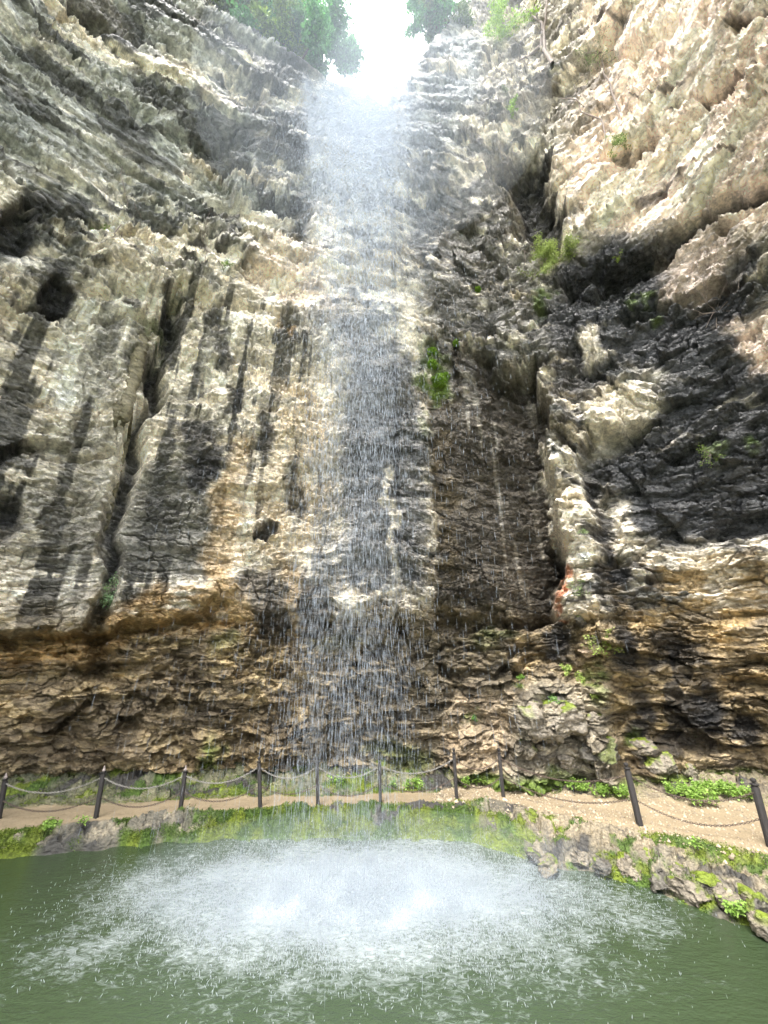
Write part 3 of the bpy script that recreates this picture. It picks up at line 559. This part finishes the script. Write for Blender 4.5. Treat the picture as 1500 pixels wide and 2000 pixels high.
# ------------------------------------------------------------------ posts and chains
def lathe(prof, seg=12):                        # prof [(r,z)]
    V = []; F = []
    for r, z in prof:
        for k in range(seg): V.append((r * math.cos(2 * math.pi * k / seg), r * math.sin(2 * math.pi * k / seg), z))
    for i in range(len(prof) - 1):
        for k in range(seg): F.append((i * seg + k, i * seg + (k + 1) % seg, (i + 1) * seg + (k + 1) % seg, (i + 1) * seg + k))
    return np.array(V), np.array(F)
def post_body(w, h):
    prof = [(w, -.25), (w, h - .05), (w * .8, h - .03), (w * .8, h - .005), (w * 1.08, h), (w * 1.08, h + .03), (w * .5, h + .035), (.001, h + .036)]
    V = []; F = []
    for r, z in prof:
        c = .16 * r
        for (a, b_) in ((r, r - c), (r - c, r), (-r + c, r), (-r, r - c), (-r, -r + c), (-r + c, -r), (r - c, -r), (r, -r + c)): V.append((a, b_, z))
    for i in range(len(prof) - 1):
        for k in range(8): F.append((i * 8 + k, i * 8 + (k + 1) % 8, (i + 1) * 8 + (k + 1) % 8, (i + 1) * 8 + k))
    return np.array(V), np.array(F)
posts = [((-3, 1600), (12, 1512), 'grey post at the far left edge of the photo', 1), ((187, 1598), (204, 1498), 'dark post with pale pointed finial, second from the left', 1),
         ((352, 1584), (363, 1497), 'dark post with pale finial, third from the left, above mossy rock', 1), ((508, 1577), (506, 1478), 'dark wet post at the left edge of the falling water', 0),
         ((621, 1575), (619, 1478), 'wet post directly behind the main stream of water', 0), ((743, 1568), (741, 1478), 'thin post in front of the mossy patch right of the stream', 0),
         ((892, 1561), (886, 1462), 'post standing left of the path corner', 0), ((983, 1556), (974, 1462), 'brown post on the ledge at the corner of the path', 0),
         ((1250, 1612), (1222, 1490), 'thick black leaning post on the right bank', 0), ((1506, 1655), (1470, 1520), 'thick black post at the right edge of the photo', 0)]
base = []
for (bp, tp, lab, pale) in posts:
    x, y = on_z(*bp, 0.0); t = ray(*tp); s = math.hypot(x, y) / math.hypot(t[0], t[1]); h = EYE + t[2] * s; tx, ty = t[0] * s, t[1] * s
    lean = Vector((tx - x, ty - y, h)); hh = lean.length; w = .048 if bp[0] < 1100 else .062
    o = empty('fence_post', (x, y, 0), Vector((0, 0, 1)).rotation_difference(lean).to_euler(), lab, 'post', 'chain posts along the path')
    mesh_np('shaft', *post_body(w, hh - .14), M_POST, o)
    fin = [(w * .55, 0), (w * .9, .02), (w * .95, .045), (w * .5, .065), (w * .35, .075), (w * .62, .09), (w * .35, .115), (.002, .15)] if pale else [(w * .6, 0), (w * .45, .02), (w * .9, .05), (w * 1.0, .075), (w * .7, .11), (.002, .125)]
    Vf, Ff = lathe(fin); Vf[:, 2] += hh - .14 + .034; mesh_np('finial', Vf, Ff, M_PALE if pale else M_POST, o, smooth=True)
    base.append((Vector((x, y, 0)), lean))
def tor(seg=10, ring=5, a=.024, b_=.014, r=.0055):   # one oval link lying in the xz plane, long axis x
    V = []; F = []
    for i in range(seg):
        t = 2 * math.pi * i / seg; cx, cz = a * math.cos(t), b_ * math.sin(t); nx, nz = math.cos(t), math.sin(t)
        for k in range(ring):
            u = 2 * math.pi * k / ring; V.append((cx + r * math.cos(u) * nx, r * math.sin(u), cz + r * math.cos(u) * nz))
    for i in range(seg):
        for k in range(ring): F.append((i * ring + k, i * ring + (k + 1) % ring, ((i + 1) % seg) * ring + (k + 1) % ring, ((i + 1) % seg) * ring + k))
    return np.array(V), np.array(F)
LV, LF = tor()
def chain(p, q, sag, label, mt, sc=1.0):
    L = (q - p).length; n = max(6, int(L * 1.04 / (.036 * sc))); Vs = []; Fs = []
    pts = [p.lerp(q, t / n) - Vector((0, 0, sag * 4 * (t / n) * (1 - t / n))) for t in range(n + 1)]
    mid = p.lerp(q, .5)
    for k in range(n):
        d = (pts[k + 1] - pts[k]).normalized(); c = (pts[k] + pts[k + 1]) / 2 - p
        side = d.cross(Vector((0, 0, 1))).normalized(); up = side.cross(d)
        if k % 2: side, up = up, -side
        B = np.array([d, side, up]) * sc * (np.array([[1.], [1.], [1.]])); Vs.append(LV @ B + np.array(c)); Fs.append(LF + len(LV) * k)
    o = mesh_np('chain', np.concatenate(Vs), np.concatenate(Fs), mt, smooth=True); o.location = p
    tag(o, label, 'chain', 'chains hanging between the posts')
names = ['far left edge post and the second post', 'second and third posts from the left', 'third and fourth posts from the left', 'fourth post and the post behind the stream', 'stream post and the post before the moss patch',
         'moss patch post and the post left of the corner', 'post left of the corner and the corner post', 'corner post and the thick leaning post', 'two thick black posts on the right']
for i in range(9):
    (p0, l0), (p1, l1) = base[i], base[i + 1]; near = i >= 7
    up = M_CHAIN2 if i < 6 else M_CHAIN; sc = 1.25 if not near else 1.35
    chain(p0 + l0 * .80, p1 + l1 * .80, .30 if not near else .36, 'upper chain sagging between the ' + names[i], up, sc)
    if i not in (3,): chain(p0 + l0 * .42, p1 + l1 * .42, .30 if not near else .34, 'lower rusty chain sagging between the ' + names[i], M_CHAIN, sc)
    else: chain(p0 + l0 * .42, p1 + l1 * .42, .22, 'lower chain half hidden by water between the ' + names[i], M_CHAIN, sc)

# ------------------------------------------------------------------ foliage builders
def rnd_unit(n): v = RNG.normal(size=(n, 3)); return v / np.linalg.norm(v, axis=1, keepdims=True)
def leaves(name, P, size, col, parent=None, mt=None, asp=.5, droop=0.0, nrm=None, origin=(0, 0, 0), flat=.5):
    n = len(P); d = rnd_unit(n); d[:, 2] = d[:, 2] * .6 - droop; d /= np.linalg.norm(d, axis=1, keepdims=True)
    r = rnd_unit(n); r[:, 2] += flat * 2; s = np.cross(d, r); s /= np.linalg.norm(s, axis=1, keepdims=True) + 1e-6; nn = np.cross(s, d)
    L = np.asarray(size) * RNG.uniform(.6, 1.3, n); L = L[:, None]
    V = np.stack([P, P + d * L * .5 + s * L * asp * .5 + nn * L * .08, P + d * L, P + d * L * .5 - s * L * asp * .5 + nn * L * .08], 1).reshape(-1, 3) - np.array(origin)
    cc = np.repeat(col, 4, axis=0)
    o = mesh_np(name, V, np.arange(4 * n).reshape(-1, 4), mt or M_LEAF, parent, cols=cc); return o
def tube(path, r0, r1, seg=6):
    V = []; F = []; n = len(path)
    for i, p in enumerate(path):
        d = (path[min(i + 1, n - 1)] - path[max(i - 1, 0)]).normalized(); s = d.orthogonal().normalized(); t = d.cross(s); r = r0 + (r1 - r0) * i / (n - 1)
        for k in range(seg): a = 2 * math.pi * k / seg; V.append(tuple(p + (s * math.cos(a) + t * math.sin(a)) * r))
    for i in range(n - 1):
        for k in range(seg): F.append((i * seg + k, i * seg + (k + 1) % seg, (i + 1) * seg + (k + 1) % seg, (i + 1) * seg + k))
    return V, F
class Mesher:
    def __init__(s): s.V = []; s.F = []
    def add(s, V, F): o = len(s.V); s.V += list(V); s.F += [tuple(i + o for i in f) for f in F]
def branchy(mb, p, d, L, r, depth, tips, wig=.35, grav=.0):
    n = 5; path = [p.copy()]; dd = d.normalized()
    for k in range(n):
        dd = (dd + Vector((random.gauss(0, wig), random.gauss(0, wig), random.gauss(0, wig) - grav)) * .35).normalized(); path.append(path[-1] + dd * L / n)
    mb.add(*tube(path, r, r * .55, 5)); tips += path[2:]
    if depth > 0:
        for k in range(random.choice((2, 3))):
            q = path[random.choice((2, 3, 4, 5))]; nd = (dd + Vector((random.gauss(0, .7), random.gauss(0, .7), random.gauss(0, .5)))).normalized()
            branchy(mb, q, nd, L * random.uniform(.5, .8), r * .5, depth - 1, tips, wig, grav)
def colmix(n, a, b_, dark=.35):
    t = RNG.random(n)[:, None]; return (np.array(a) * (1 - t) + np.array(b_) * t) * RNG.uniform(dark, 1.15, n)[:, None]
def tree(loc, height, spread, lean, a, b_, label, nl=9000, ls=.22, name='tree', droop=.3, group='trees and bushes on the cliff top', cat='tree', up=1.0):
    o = empty(name, loc, (0, 0, 0), label, cat, group); mb = Mesher(); tips = []
    p = Vector((0, 0, 0)); d = Vector((lean[0], lean[1], up)).normalized(); path = [p]
    for k in range(6): d = (d + Vector((random.gauss(0, .1), random.gauss(0, .1), .05))).normalized(); path.append(path[-1] + d * height / 6)
    r = height * .022 + .02; mb.add(*tube(path, r, r * .3, 7)); 
    for k in range(9):
        q = path[random.randint(1 if up > .8 else 0, 6)]; aa = random.uniform(0, 6.283)
        branchy(mb, q, Vector((math.cos(aa), math.sin(aa), random.uniform(-.2, .7))), spread * random.uniform(.6, 1.0), r * .4, 1, tips, .4, droop * .3)
    mesh_np('trunk', np.array([tuple(v) for v in mb.V]), np.array(mb.F), M_BARK, o, smooth=True)
    T = np.array([tuple(t) for t in tips]); k = RNG.integers(0, len(T), nl); nclump = T[k] + RNG.normal(0, spread * .10, (nl, 3))
    tone = RNG.uniform(.55, 1.2, len(T))[k][:, None]
    leaves('crown', nclump, ls, colmix(nl, a, b_, .6) * tone, o, asp=.5, droop=droop)
    return o
GR1, GR2 = (.05, .10, .025), (.13, .22, .04); DG1, DG2 = (.05, .19, .05), (.15, .42, .10)
def rimpt(th, back_, dz=0): 
    r = r_top(th) + back_; nt_ = math.exp(-((th + 3) / 9.0) ** 2); return (r * math.sin(R_(th)), r * math.cos(R_(th)), float(rim(th)) + back_ * (.55 - .5 * nt_) + dz)
tree(rimpt(-20, .7, -.1), 5.2, 2.3, (.15, -.3), DG1, DG2, 'blue-green tree leaning over the lip left of the waterfall', 16000, .22)
tree(rimpt(-33, 2.0, -.1), 6.0, 2.6, (.1, -.4), DG1, DG2, 'dark green tree behind the yellow-green bush on the left rim', 14000, .24)
tree(rimpt(-40, 1.2, -.1), 4.5, 2.2, (.1, -.4), (.05, .11, .03), (.13, .22, .05), 'mid green tree at the top edge of the photo, leftmost', 12000, .22)
tree(rimpt(-27, 1.4, -.1), 6.5, 2.6, (.1, -.4), DG1, DG2, 'tall dark green tree on the left rim, above the yellow-green bush', 16000, .24)
tree(rimpt(-30, .3, -.2), 2.4, 1.5, (.2, -.5), (.12, .22, .02), (.30, .45, .05), 'bright yellow-green bush on the left cliff edge', 9000, .17, 'bush', .1, cat='bush')
tree(rimpt(-37, .3, -.3), 2.3, 1.6, (-.1, -.6), (.10, .17, .04), (.24, .32, .09), 'olive green bush hanging over the left rim, leftmost of the rim bushes', 9000, .17, 'bush', .3, cat='bush')
tree(rimpt(-24.5, .1, -.2), 2.2, 1.3, (.3, -.3), (.06, .17, .04), (.14, .32, .09), 'fresh green bush between the yellow bush and the tree at the lip', 7000, .16, 'bush', .2, cat='bush')
tree(rimpt(18, .9, 0), 4.0, 1.6, (-.3, -.4), DG1, DG2, 'dark leafed tree on the right rim with hanging twigs', 10000, .2)
tree(rimpt(20, .4, -.2), 2.4, 1.5, (-.2, -.4), (.08, .13, .03), (.19, .27, .08), 'olive bush on the right rim above the wet slab', 7000, .16, 'bush', .2, cat='bush')
tree(rimpt(28, .4, -.2), 2.0, 1.3, (0, -.4), (.08, .12, .04), (.16, .2, .08), 'grey-green bush on the right rim at the top of the photo', 6000, .16, 'bush', .2, cat='bush')

# plants growing on the rock
def cliff_plant(px, py, r, n, ls, a, b_, label, name='plant', cat='plant', droop=.2, asp=.5, out=.5, stems=True, up=.3):
    loc, nrm = hit(px, py); loc = loc + nrm * .18; a = tuple(min(.5, q * 1.5) for q in a); b_ = tuple(min(.62, q * 1.35) for q in b_); o = empty(name, tuple(loc), (0, 0, 0), label, cat, 'plants rooted in the cliff'); mb = Mesher(); tips = []
    for k in range(7):
        d = (nrm * out + Vector((random.gauss(0, .6), random.gauss(0, .3), random.gauss(up, .5)))).normalized()
        branchy(mb, Vector((0, 0, 0)), d, r * random.uniform(.7, 1.1), .008 + r * .008, 1 if r > .3 else 0, tips, .4, droop * .5)
    mesh_np('stems', np.array([tuple(v) for v in mb.V]), np.array(mb.F), M_DEAD, o, smooth=True)
    if n:
        T = np.array([tuple(t) for t in tips]); k = RNG.integers(0, len(T), n)
        leaves('foliage', T[k] + RNG.normal(0, r * .10, (n, 3)), ls, colmix(n, a, b_, .6), o, asp=asp, droop=droop)
    return o
LG1, LG2 = (.20, .36, .05), (.42, .60, .16)
cliff_plant(1080, 520, 1.0, 5200, .13, (.14, .20, .05), (.32, .38, .12), 'feathery yellow-green shrub under the black overhang', 'shrub', 'shrub', .1, .2)
cliff_plant(1040, 545, .6, 500, .07, (.09, .13, .02), (.16, .19, .03), 'tangled mossy shrub left of the feathery shrub', 'shrub', 'shrub', .5, .3)
cliff_plant(1025, 490, .9, 0, .1, LG1, LG2, 'pale dry grass tangle above the feathery shrub', 'dry_grass', 'grass', .5)
cliff_plant(1195, 285, .5, 500, .09, (.12, .2, .05), (.22, .3, .1), 'small green shrub at the foot of the bare branches', 'shrub', 'shrub', .1, .3)
cliff_plant(1175, 100, 1.2, 700, .10, (.10, .15, .06), (.18, .24, .1), 'thin grey-green shrub on the pink rock', 'shrub', 'shrub', .1, .3)
cliff_plant(985, 60, 1.2, 2600, .13, (.14, .25, .03), (.28, .4, .08), 'narrow bright green plant on the rock right of the wet slab', 'plant', 'plant', .3, .4)
cliff_plant(990, 213, .35, 400, .09, (.14, .25, .03), (.28, .4, .08), 'small bright green tuft on brown rock')
cliff_plant(195, 450, .35, 450, .07, (.08, .18, .02), (.2, .32, .06), 'small green cushion plant on the upper left wall')
cliff_plant(447, 525, .28, 260, .06, (.12, .2, .05), (.25, .32, .12), 'small pale green tuft below the roots')
cliff_plant(200, 1150, .55, 420, .085, (.15, .28, .12), (.34, .50, .28), 'pale round-leafed plant growing from the long crack', droop=.4, asp=.8, out=.6, up=-.1)
cliff_plant(235, 1150, .4, 200, .07, (.12, .2, .08), (.26, .36, .18), 'wispy plant right of the round-leafed plant', droop=.3)
cliff_plant(1168, 1245, .42, 700, .065, LG1, LG2, 'bright green plant on top of the pale boulder', out=.8)
cliff_plant(1108, 1322, .30, 420, .06, LG1, LG2, 'light green fern clump left of the rock stack', 'fern', 'fern', out=.8, asp=.8)
cliff_plant(1146, 1318, .32, 420, .06, LG1, LG2, 'light green fern clump hanging between dark rocks', 'fern', 'fern', out=.8, asp=.8)
cliff_plant(1155, 1358, .2, 240, .055, LG1, LG2, 'small fern under the hanging fern clump', 'fern', 'fern', out=.8, asp=.8)
cliff_plant(1066, 1358, .30, 420, .06, (.13, .28, .06), (.30, .50, .18), 'flat pale green fern on the big boulder', 'fern', 'fern', out=.8, asp=.8)
cliff_plant(1022, 1336, .18, 260, .05, (.10, .22, .02), (.20, .36, .06), 'green tuft at the upper left of the big boulder', out=.8)
cliff_plant(918, 1412, .18, 300, .05, (.06, .16, .02), (.12, .26, .05), 'dark green tuft on the tan rock face', out=.8)
cliff_plant(1138, 1145, .34, 300, .05, (.12, .2, .06), (.28, .38, .16), 'wispy plant right of the orange rock', droop=.4)
cliff_plant(1132, 1030, .24, 150, .05, (.12, .2, .06), (.28, .38, .16), 'tiny plant on the white buttress', droop=.4)
cliff_plant(1220, 500, .3, 200, .06, (.12, .18, .02), (.2, .26, .04), 'moss tuft in the black overhang')
cliff_plant(1390, 885, .4, 260, .06, (.08, .14, .02), (.18, .26, .05), 'small plant on the dark right wall')
cliff_plant(1400, 605, 1.0, 0, .06, LG1, LG2, 'pale dry twigs across the right wall', 'dry_twigs', 'twigs', .2)
# moss cushion by the fall
for (px, py, r, lab) in [(852, 745, .5, 'thick moss cushion right of the falling water'), (838, 715, .34, 'moss cushion above the thick cushion'), (870, 738, .28, 'moss cushion at the right side of the thick cushion'), (885, 670, .2, 'small round moss cushion on grey rock'), (932, 566, .16, 'tiny moss ball high on the grey rock'), (842, 690, .3, 'dull green moss patch beside the fall')]:
    loc, nrm = hit(px, py); n = int(5200 * r); d = rnd_unit(n); d *= np.sign(d @ np.array(nrm))[:, None]; P = d * r * RNG.uniform(.75, 1.0, n)[:, None] * np.array([.8, .8, .65]); P *= (.8 + .4 * vn(d[:, 0] * 4 + 9, d[:, 2] * 4 + 9, 5))[:, None]
    o = leaves('moss_cushion', P, .06, colmix(n, (.11, .22, .02), (.28, .44, .06), .6), mt=M_MOSS, asp=.6); o.location = loc + nrm * .12; tag(o, lab, 'moss', 'moss cushions on the cliff')

# bare trees and roots on the walls
def bare(px, py, segs, label, r=.05, name='bare_branch'):
    loc, nrm = hit(px, py); o = empty(name, tuple(loc), (0, 0, 0), label, 'branch', 'bare branches on the cliff'); mb = Mesher()
    for sg in segs:
        path = []; 
        for k, (x, y) in enumerate(sg):
            a, n_ = hit(x, y); path.append(a + n_ * (.12 + .1 * min(k, 3)) - loc)
        fine = []
        for k in range(len(path) - 1):
            for t in (0, .33, .67): fine.append(path[k].lerp(path[k + 1], t) + Vector((random.gauss(0, .03), random.gauss(0, .03), random.gauss(0, .03))))
        fine.append(path[-1]); mb.add(*tube(fine, r, r * .3, 6))
        for k in range(3, len(fine), 3):
            branchy(mb, fine[k], Vector((random.gauss(0, .7), -.3, random.gauss(.3, .6))), random.uniform(.2, .6) * (r / .05) ** .5, r * .22, 1, [], .5)
    mesh_np('twigs', np.array([tuple(v) for v in mb.V]), np.array(mb.F), M_DEAD, o, smooth=True)
bare(1075, 125, [[(1080, 128), (1052, 98), (1055, 60), (1050, 20), (1056, -20)], [(1062, 105), (1070, 60), (1066, 30), (1060, 0)], [(1052, 100), (1035, 115), (1010, 130)]], 'dark forked bare branch rising on the upper right wall', .10)
bare(1210, 230, [[(1214, 236), (1195, 180), (1184, 145), (1182, 100)], [(1196, 185), (1180, 150), (1160, 130)]], 'thin bare tree right of the forked branch', .06)
bare(1188, 270, [[(1190, 275), (1172, 245), (1145, 225), (1110, 180)], [(1160, 235), (1128, 200), (1100, 185)]], 'pale bare branch below the thin bare tree', .045)
bare(240, 460, [[(236, 462), (244, 400), (250, 350), (254, 315)], [(240, 440), (225, 470), (205, 480)], [(262, 400), (280, 430)]], 'pale thin root on the upper left wall', .022, 'root')
bare(405, 515, [[(440, 530), (420, 510), (408, 490), (412, 450), (420, 425)], [(405, 515), (408, 490)]], 'pale curled root on the left wall beside the fall', .022, 'root')

# tufa column hanging beside the long crack
def tufa():
    a, n_ = hit(285, 660); o = Vector(a); pts = [(286, 668), (275, 700), (264, 750), (250, 800), (243, 830)]
    mb = Mesher()
    def lump(pl, r0, r1, seg=14, off=.15):
        P = []
        for x, y in pl: q, nn = hit(x, y); P.append(q + Vector((0, -off, 0)) - o)
        f = []
        for k in range(len(P) - 1):
            for t in range(8): f.append(P[k].lerp(P[k + 1], t / 8))
        f.append(P[-1]); n = len(f); V = []; F = []
        for i, p in enumerate(f):
            r = r0 + (r1 - r0) * i / (n - 1); r *= .85 + .3 * random.random()
            if i == n - 1: r = .01
            for k in range(seg): t = 2 * math.pi * k / seg; rr_ = r * random.uniform(.8, 1.15); V.append((p.x + rr_ * math.cos(t), p.y + rr_ * math.sin(t), p.z + random.gauss(0, .03)))
        for i in range(n - 1):
            for k in range(seg): F.append((i * seg + k, i * seg + (k + 1) % seg, (i + 1) * seg + (k + 1) % seg, (i + 1) * seg + k))
        mb.add(V, F)
    lump(pts, .24, .24); lump([(236, 800), (234, 825), (233, 842)], .13, .05, 10, .25); lump([(248, 820), (246, 838), (244, 856)], .12, .05, 10, .25)
    lump([(258, 800), (252, 860), (240, 900), (228, 950), (218, 990), (205, 1040)], .10, .14, 10, .1)
    n = len(mb.V); t = mesh_np('tufa_column', np.array(mb.V), np.array(mb.F), M_CLIFF, cols=np.broadcast_to(C(.20, .18, .12), (n, 3)), attrs={'wet': np.full(n, .1)}, smooth=True)
    t.location = o; tag(t, 'hanging column of brown tufa beside the long dark crack in the left wall', 'rock')
tufa()

# boulders
def boulder(loc, s, label, col, seed, group):
    import bmesh
    bm = bmesh.new(); bmesh.ops.create_icosphere(bm, subdivisions=5, radius=1.0); rg = random.Random(seed)
    pl = [(Vector((rg.gauss(0, 1), rg.gauss(0, 1), rg.gauss(0, 1))).normalized(), rg.uniform(.42, .85)) for _ in range(16)]
    for v in bm.verts:
        c = v.co
        for nn, d in pl:
            e = c.dot(nn) - d
            if e > 0: c -= nn * e
        v.co = Vector((c.x * s[0], c.y * s[1], c.z * s[2]))
    bm.normal_update()
    V = np.array([v.co[:] for v in bm.verts]); N = np.array([v.normal[:] for v in bm.verts]); F = np.array([[v.index for v in f.verts] for f in bm.faces]); bm.free()
    k = max(s); q = V / k * 3 + seed * 3.1
    V = V + N * (k * (.22 * (fbm(q[:, 0] + q[:, 1] * .6, q[:, 2] * 1.6 + q[:, 1] * .4, seed, 4) - .5) + .13 * facet(q[:, 0] * .9 + q[:, 1] * .5, q[:, 2] * 1.7 + q[:, 1] * .3, seed, 1.8)[0] + .05 * facet(q[:, 0] * 2.6 - q[:, 1], q[:, 2] * 4 + q[:, 1], seed + 7, 1.8)[0]))[:, None]
    cc = np.broadcast_to(np.array(col, F32), (len(V), 3)) * (.75 + .5 * fbm(q[:, 0], q[:, 2] + q[:, 1], seed + 9, 3))[:, None]
    mo_ = sm(.1, .8, N[:, 2]) * sm(.45, .55, fbm(q[:, 0] * .7, q[:, 1] * .7, seed + 3, 3)); cc = cc * (1 - mo_[:, None]) + np.array([.12, .16, .015]) * mo_[:, None]
    o = mesh_np('boulder', V, F, M_BANK, cols=cc, attrs={'wet': np.full(len(V), .45)}); o.location = loc; o.rotation_euler = (0, 0, rg.uniform(0, 6)); tag(o, label, 'rock', group); return o
BG = (.17, .148, .115); BD = (.09, .083, .07)
shore = [(1040, 1665, .22), (1075, 1688, .26), (1130, 1672, .30), (1175, 1690, .24), (1225, 1690, .34), (1262, 1668, .26), (1290, 1712, .34), (1330, 1700, .30), (1345, 1735, .36), (1385, 1725, .34), (1420, 1755, .36), (1455, 1740, .34), (1480, 1775, .34), (1440, 1705, .3), (1490, 1720, .3), (1375, 1690, .24),
         (1310, 1655, .24), (1010, 1620, .2), (960, 1612, .18), (1000, 1590, .2), (950, 1585, .16), (1060, 1625, .2), (1110, 1640, .2), (1500, 1800, .3)]
ORD = 'first second third fourth fifth sixth seventh eighth ninth tenth eleventh twelfth thirteenth fourteenth fifteenth sixteenth seventeenth eighteenth nineteenth twentieth twenty-first twenty-second twenty-third last'.split()
rank = {k: i for i, k in enumerate(sorted(range(len(shore)), key=lambda k: shore[k][0]))}
for k, (x, y, s) in enumerate(shore):
    th, rr_ = polar(x, y, -.25); xx, yy = on_z(x, y, -.28)
    boulder((xx, yy, -.33), (s * random.uniform(.85, 1.3), s * random.uniform(.8, 1.1), s * random.uniform(.6, .9)), 'grey-brown shore rock right of the splash, ' + ORD[rank[k]] + ' of the shore rocks counted from the left', BG if k % 3 else BD, 40 + k, 'rocks in the right shore')
for k, (x, y, s, lab) in enumerate([(1160, 1268, .55, 'pale pinkish boulder under the bright green plant'), (1040, 1400, .95, 'large grey boulder at the foot of the cliff, left in the rock pile'), (1110, 1430, .9, 'large grey boulder in the middle of the rock pile'), (1085, 1365, .6, 'boulder on top of the rock pile under the flat fern'), (1165, 1400, .7, 'slanting grey boulder at the right of the rock pile'),
                                 (1030, 1465, .75, 'cracked boulder low in the rock pile, nearest the corner post'), (1190, 1470, .7, 'boulder low in the rock pile behind the small ferns'), (1110, 1490, .6, 'flat overhanging boulder behind the left ferns'), (1250, 1465, .5, 'dark boulder above the leaning post'), (1130, 1215, .45, 'dark boulder wedged below the orange rock'), (1290, 1490, .5, 'pale flat rock right of the leaning post'), (1345, 1500, .4, 'rock behind the broad fern patch')]):
    a, n_ = hit(x, y); boulder(tuple(a - n_ * s * .25), (s * 1.1, s * .8, s * .75), lab, (.34, .26, .19) if k == 0 else (.19, .168, .135) if k % 3 else BD, 90 + k, 'boulders at the foot of the cliff')

# ferns and leafy ground plants
def ground_plant(px, py, z, r, n, ls, label, a=LG1, b_=LG2, h=.22):
    x, y = on_z(px, py, z); o = empty('fern', (x, y, z), (0, 0, 0), label, 'plant', 'leafy plants beside the path'); mb = Mesher(); P = []
    for k in range(max(8, n // 25)):
        aa = random.uniform(0, 6.283); rr_ = r * math.sqrt(random.random()); bx, by = rr_ * math.cos(aa), rr_ * math.sin(aa) * .6
        top = Vector((bx + random.gauss(0, .06), by - .05 + random.gauss(0, .05), h * random.uniform(.5, 1.3))); p0 = Vector((0, 0, -.06)) if n < 400 else Vector((bx, by, -.08))
        mb.add(*tube([p0, p0.lerp(top, .6) + Vector((0, 0, .03)), top], .004, .002, 4)); P += [p0.lerp(top, t) for t in (.6, .8, .9, 1, 1, 1.05)]
    mesh_np('stems', np.array([tuple(v) for v in mb.V]), np.array(mb.F), M_DEAD, o, smooth=True)
    T = np.array([tuple(t) for t in P]); k = RNG.integers(0, len(T), n); leaves('fronds', T[k] + RNG.normal(0, .035, (n, 3)), ls, colmix(n, a, b_, .6), o, asp=.85, flat=1.2)
for (px, py, r, n, lab) in [(1130, 1543, .36, 500, 'leafy fern clump left of the leaning post, leftmost'), (1180, 1550, .36, 520, 'leafy fern clump just left of the leaning post'), (1215, 1556, .22, 260, 'small fern clump touching the leaning post'), (1335, 1555, .5, 900, 'left half of the broad fern patch under the right wall'), (1395, 1550, .55, 1100, 'middle of the broad fern patch under the right wall'),
                           (1440, 1558, .5, 900, 'right end of the broad fern patch'), (1375, 1570, .4, 600, 'front edge of the broad fern patch'), (810, 1540, .30, 300, 'small leafy plant right of the moss patch post'), (770, 1540, .16, 90, 'tiny leafy plant behind the moss patch post'), (912, 1536, .16, 130, 'leafy plant right of the post near the corner'), (935, 1530, .18, 160, 'second leafy plant near the corner of the path'), (660, 1535, .34, 220, 'thin green plant between the stream and the moss patch')]:
    ground_plant(px, py, .08, r, n, .075, lab, h=.26 if px > 1300 else .2)
for (px, py, z, r, n, lab) in [(1432, 1782, -.35, .16, 260, 'bright leafy plant on the mossy rock by the water'), (1362, 1655, 0, .07, 60, 'tiny seedling on the yellow moss'), (100, 1617, 0, .22, 220, 'low green plant at the path edge on the left'), (158, 1610, 0, .12, 90, 'small sprout at the path edge on the left')]:
    ground_plant(px, py, z, r, n, .06, lab, h=.12)

# moss fuzz all over the green parts of bank and rock: one uncountable cover
w = (mo * (GV > -.15) * (GV < 2.6) * (np.abs(GT) < 44)).ravel(); dens = w * np.interp(GV.ravel(), [-1, 0, 1, 2, 3], [0, 1, 1.2, 2, 2])
n = 90000; idx = RNG.choice(len(w), n, p=dens / dens.sum()); P = GP.reshape(-1, 3)[idx] + RNG.normal(0, .02, (n, 3)) * np.array([1, 1, .5])
cc = mcol.reshape(-1, 3)[idx] * 1.35 * RNG.uniform(.55, 1.25, n)[:, None]
tag(leaves('moss_cover', P, .045, cc, mt=M_MOSS, asp=.5, droop=-.5), 'green moss carpeting the bank and path edges', 'moss', kind='stuff')

# pebbles of gravel on path edges
n = 5000; cand = ((GV > .8) & (GV < 2.1) & (GT > 6) & (GT < 44)).ravel().astype(float); idx = RNG.choice(len(cand), n, p=cand / cand.sum()); P = GP.reshape(-1, 3)[idx]
oct_ = np.array([[1, 0, 0], [-1, 0, 0], [0, 1, 0], [0, -1, 0], [0, 0, .7], [0, 0, -.7]]); ft = np.array([[0, 2, 4], [2, 1, 4], [1, 3, 4], [3, 0, 4], [2, 0, 5], [1, 2, 5], [3, 1, 5], [0, 3, 5]])
sz = RNG.exponential(.014, n) + .008; Vg = (P[:, None] + (oct_[None] * RNG.uniform(.6, 1.3, (n, 6, 1)) * sz[:, None, None])).reshape(-1, 3)
gc = np.repeat(np.array([.36, .30, .22]) * RNG.uniform(.5, 1.4, n)[:, None], 6, 0)
tag(mesh_np('gravel', Vg, (ft[None] + 6 * np.arange(n)[:, None, None]).reshape(-1, 3), M_SAND, cols=gc), 'loose gravel along the right part of the path', 'gravel', kind='stuff')
print('objects', len(S.objects))
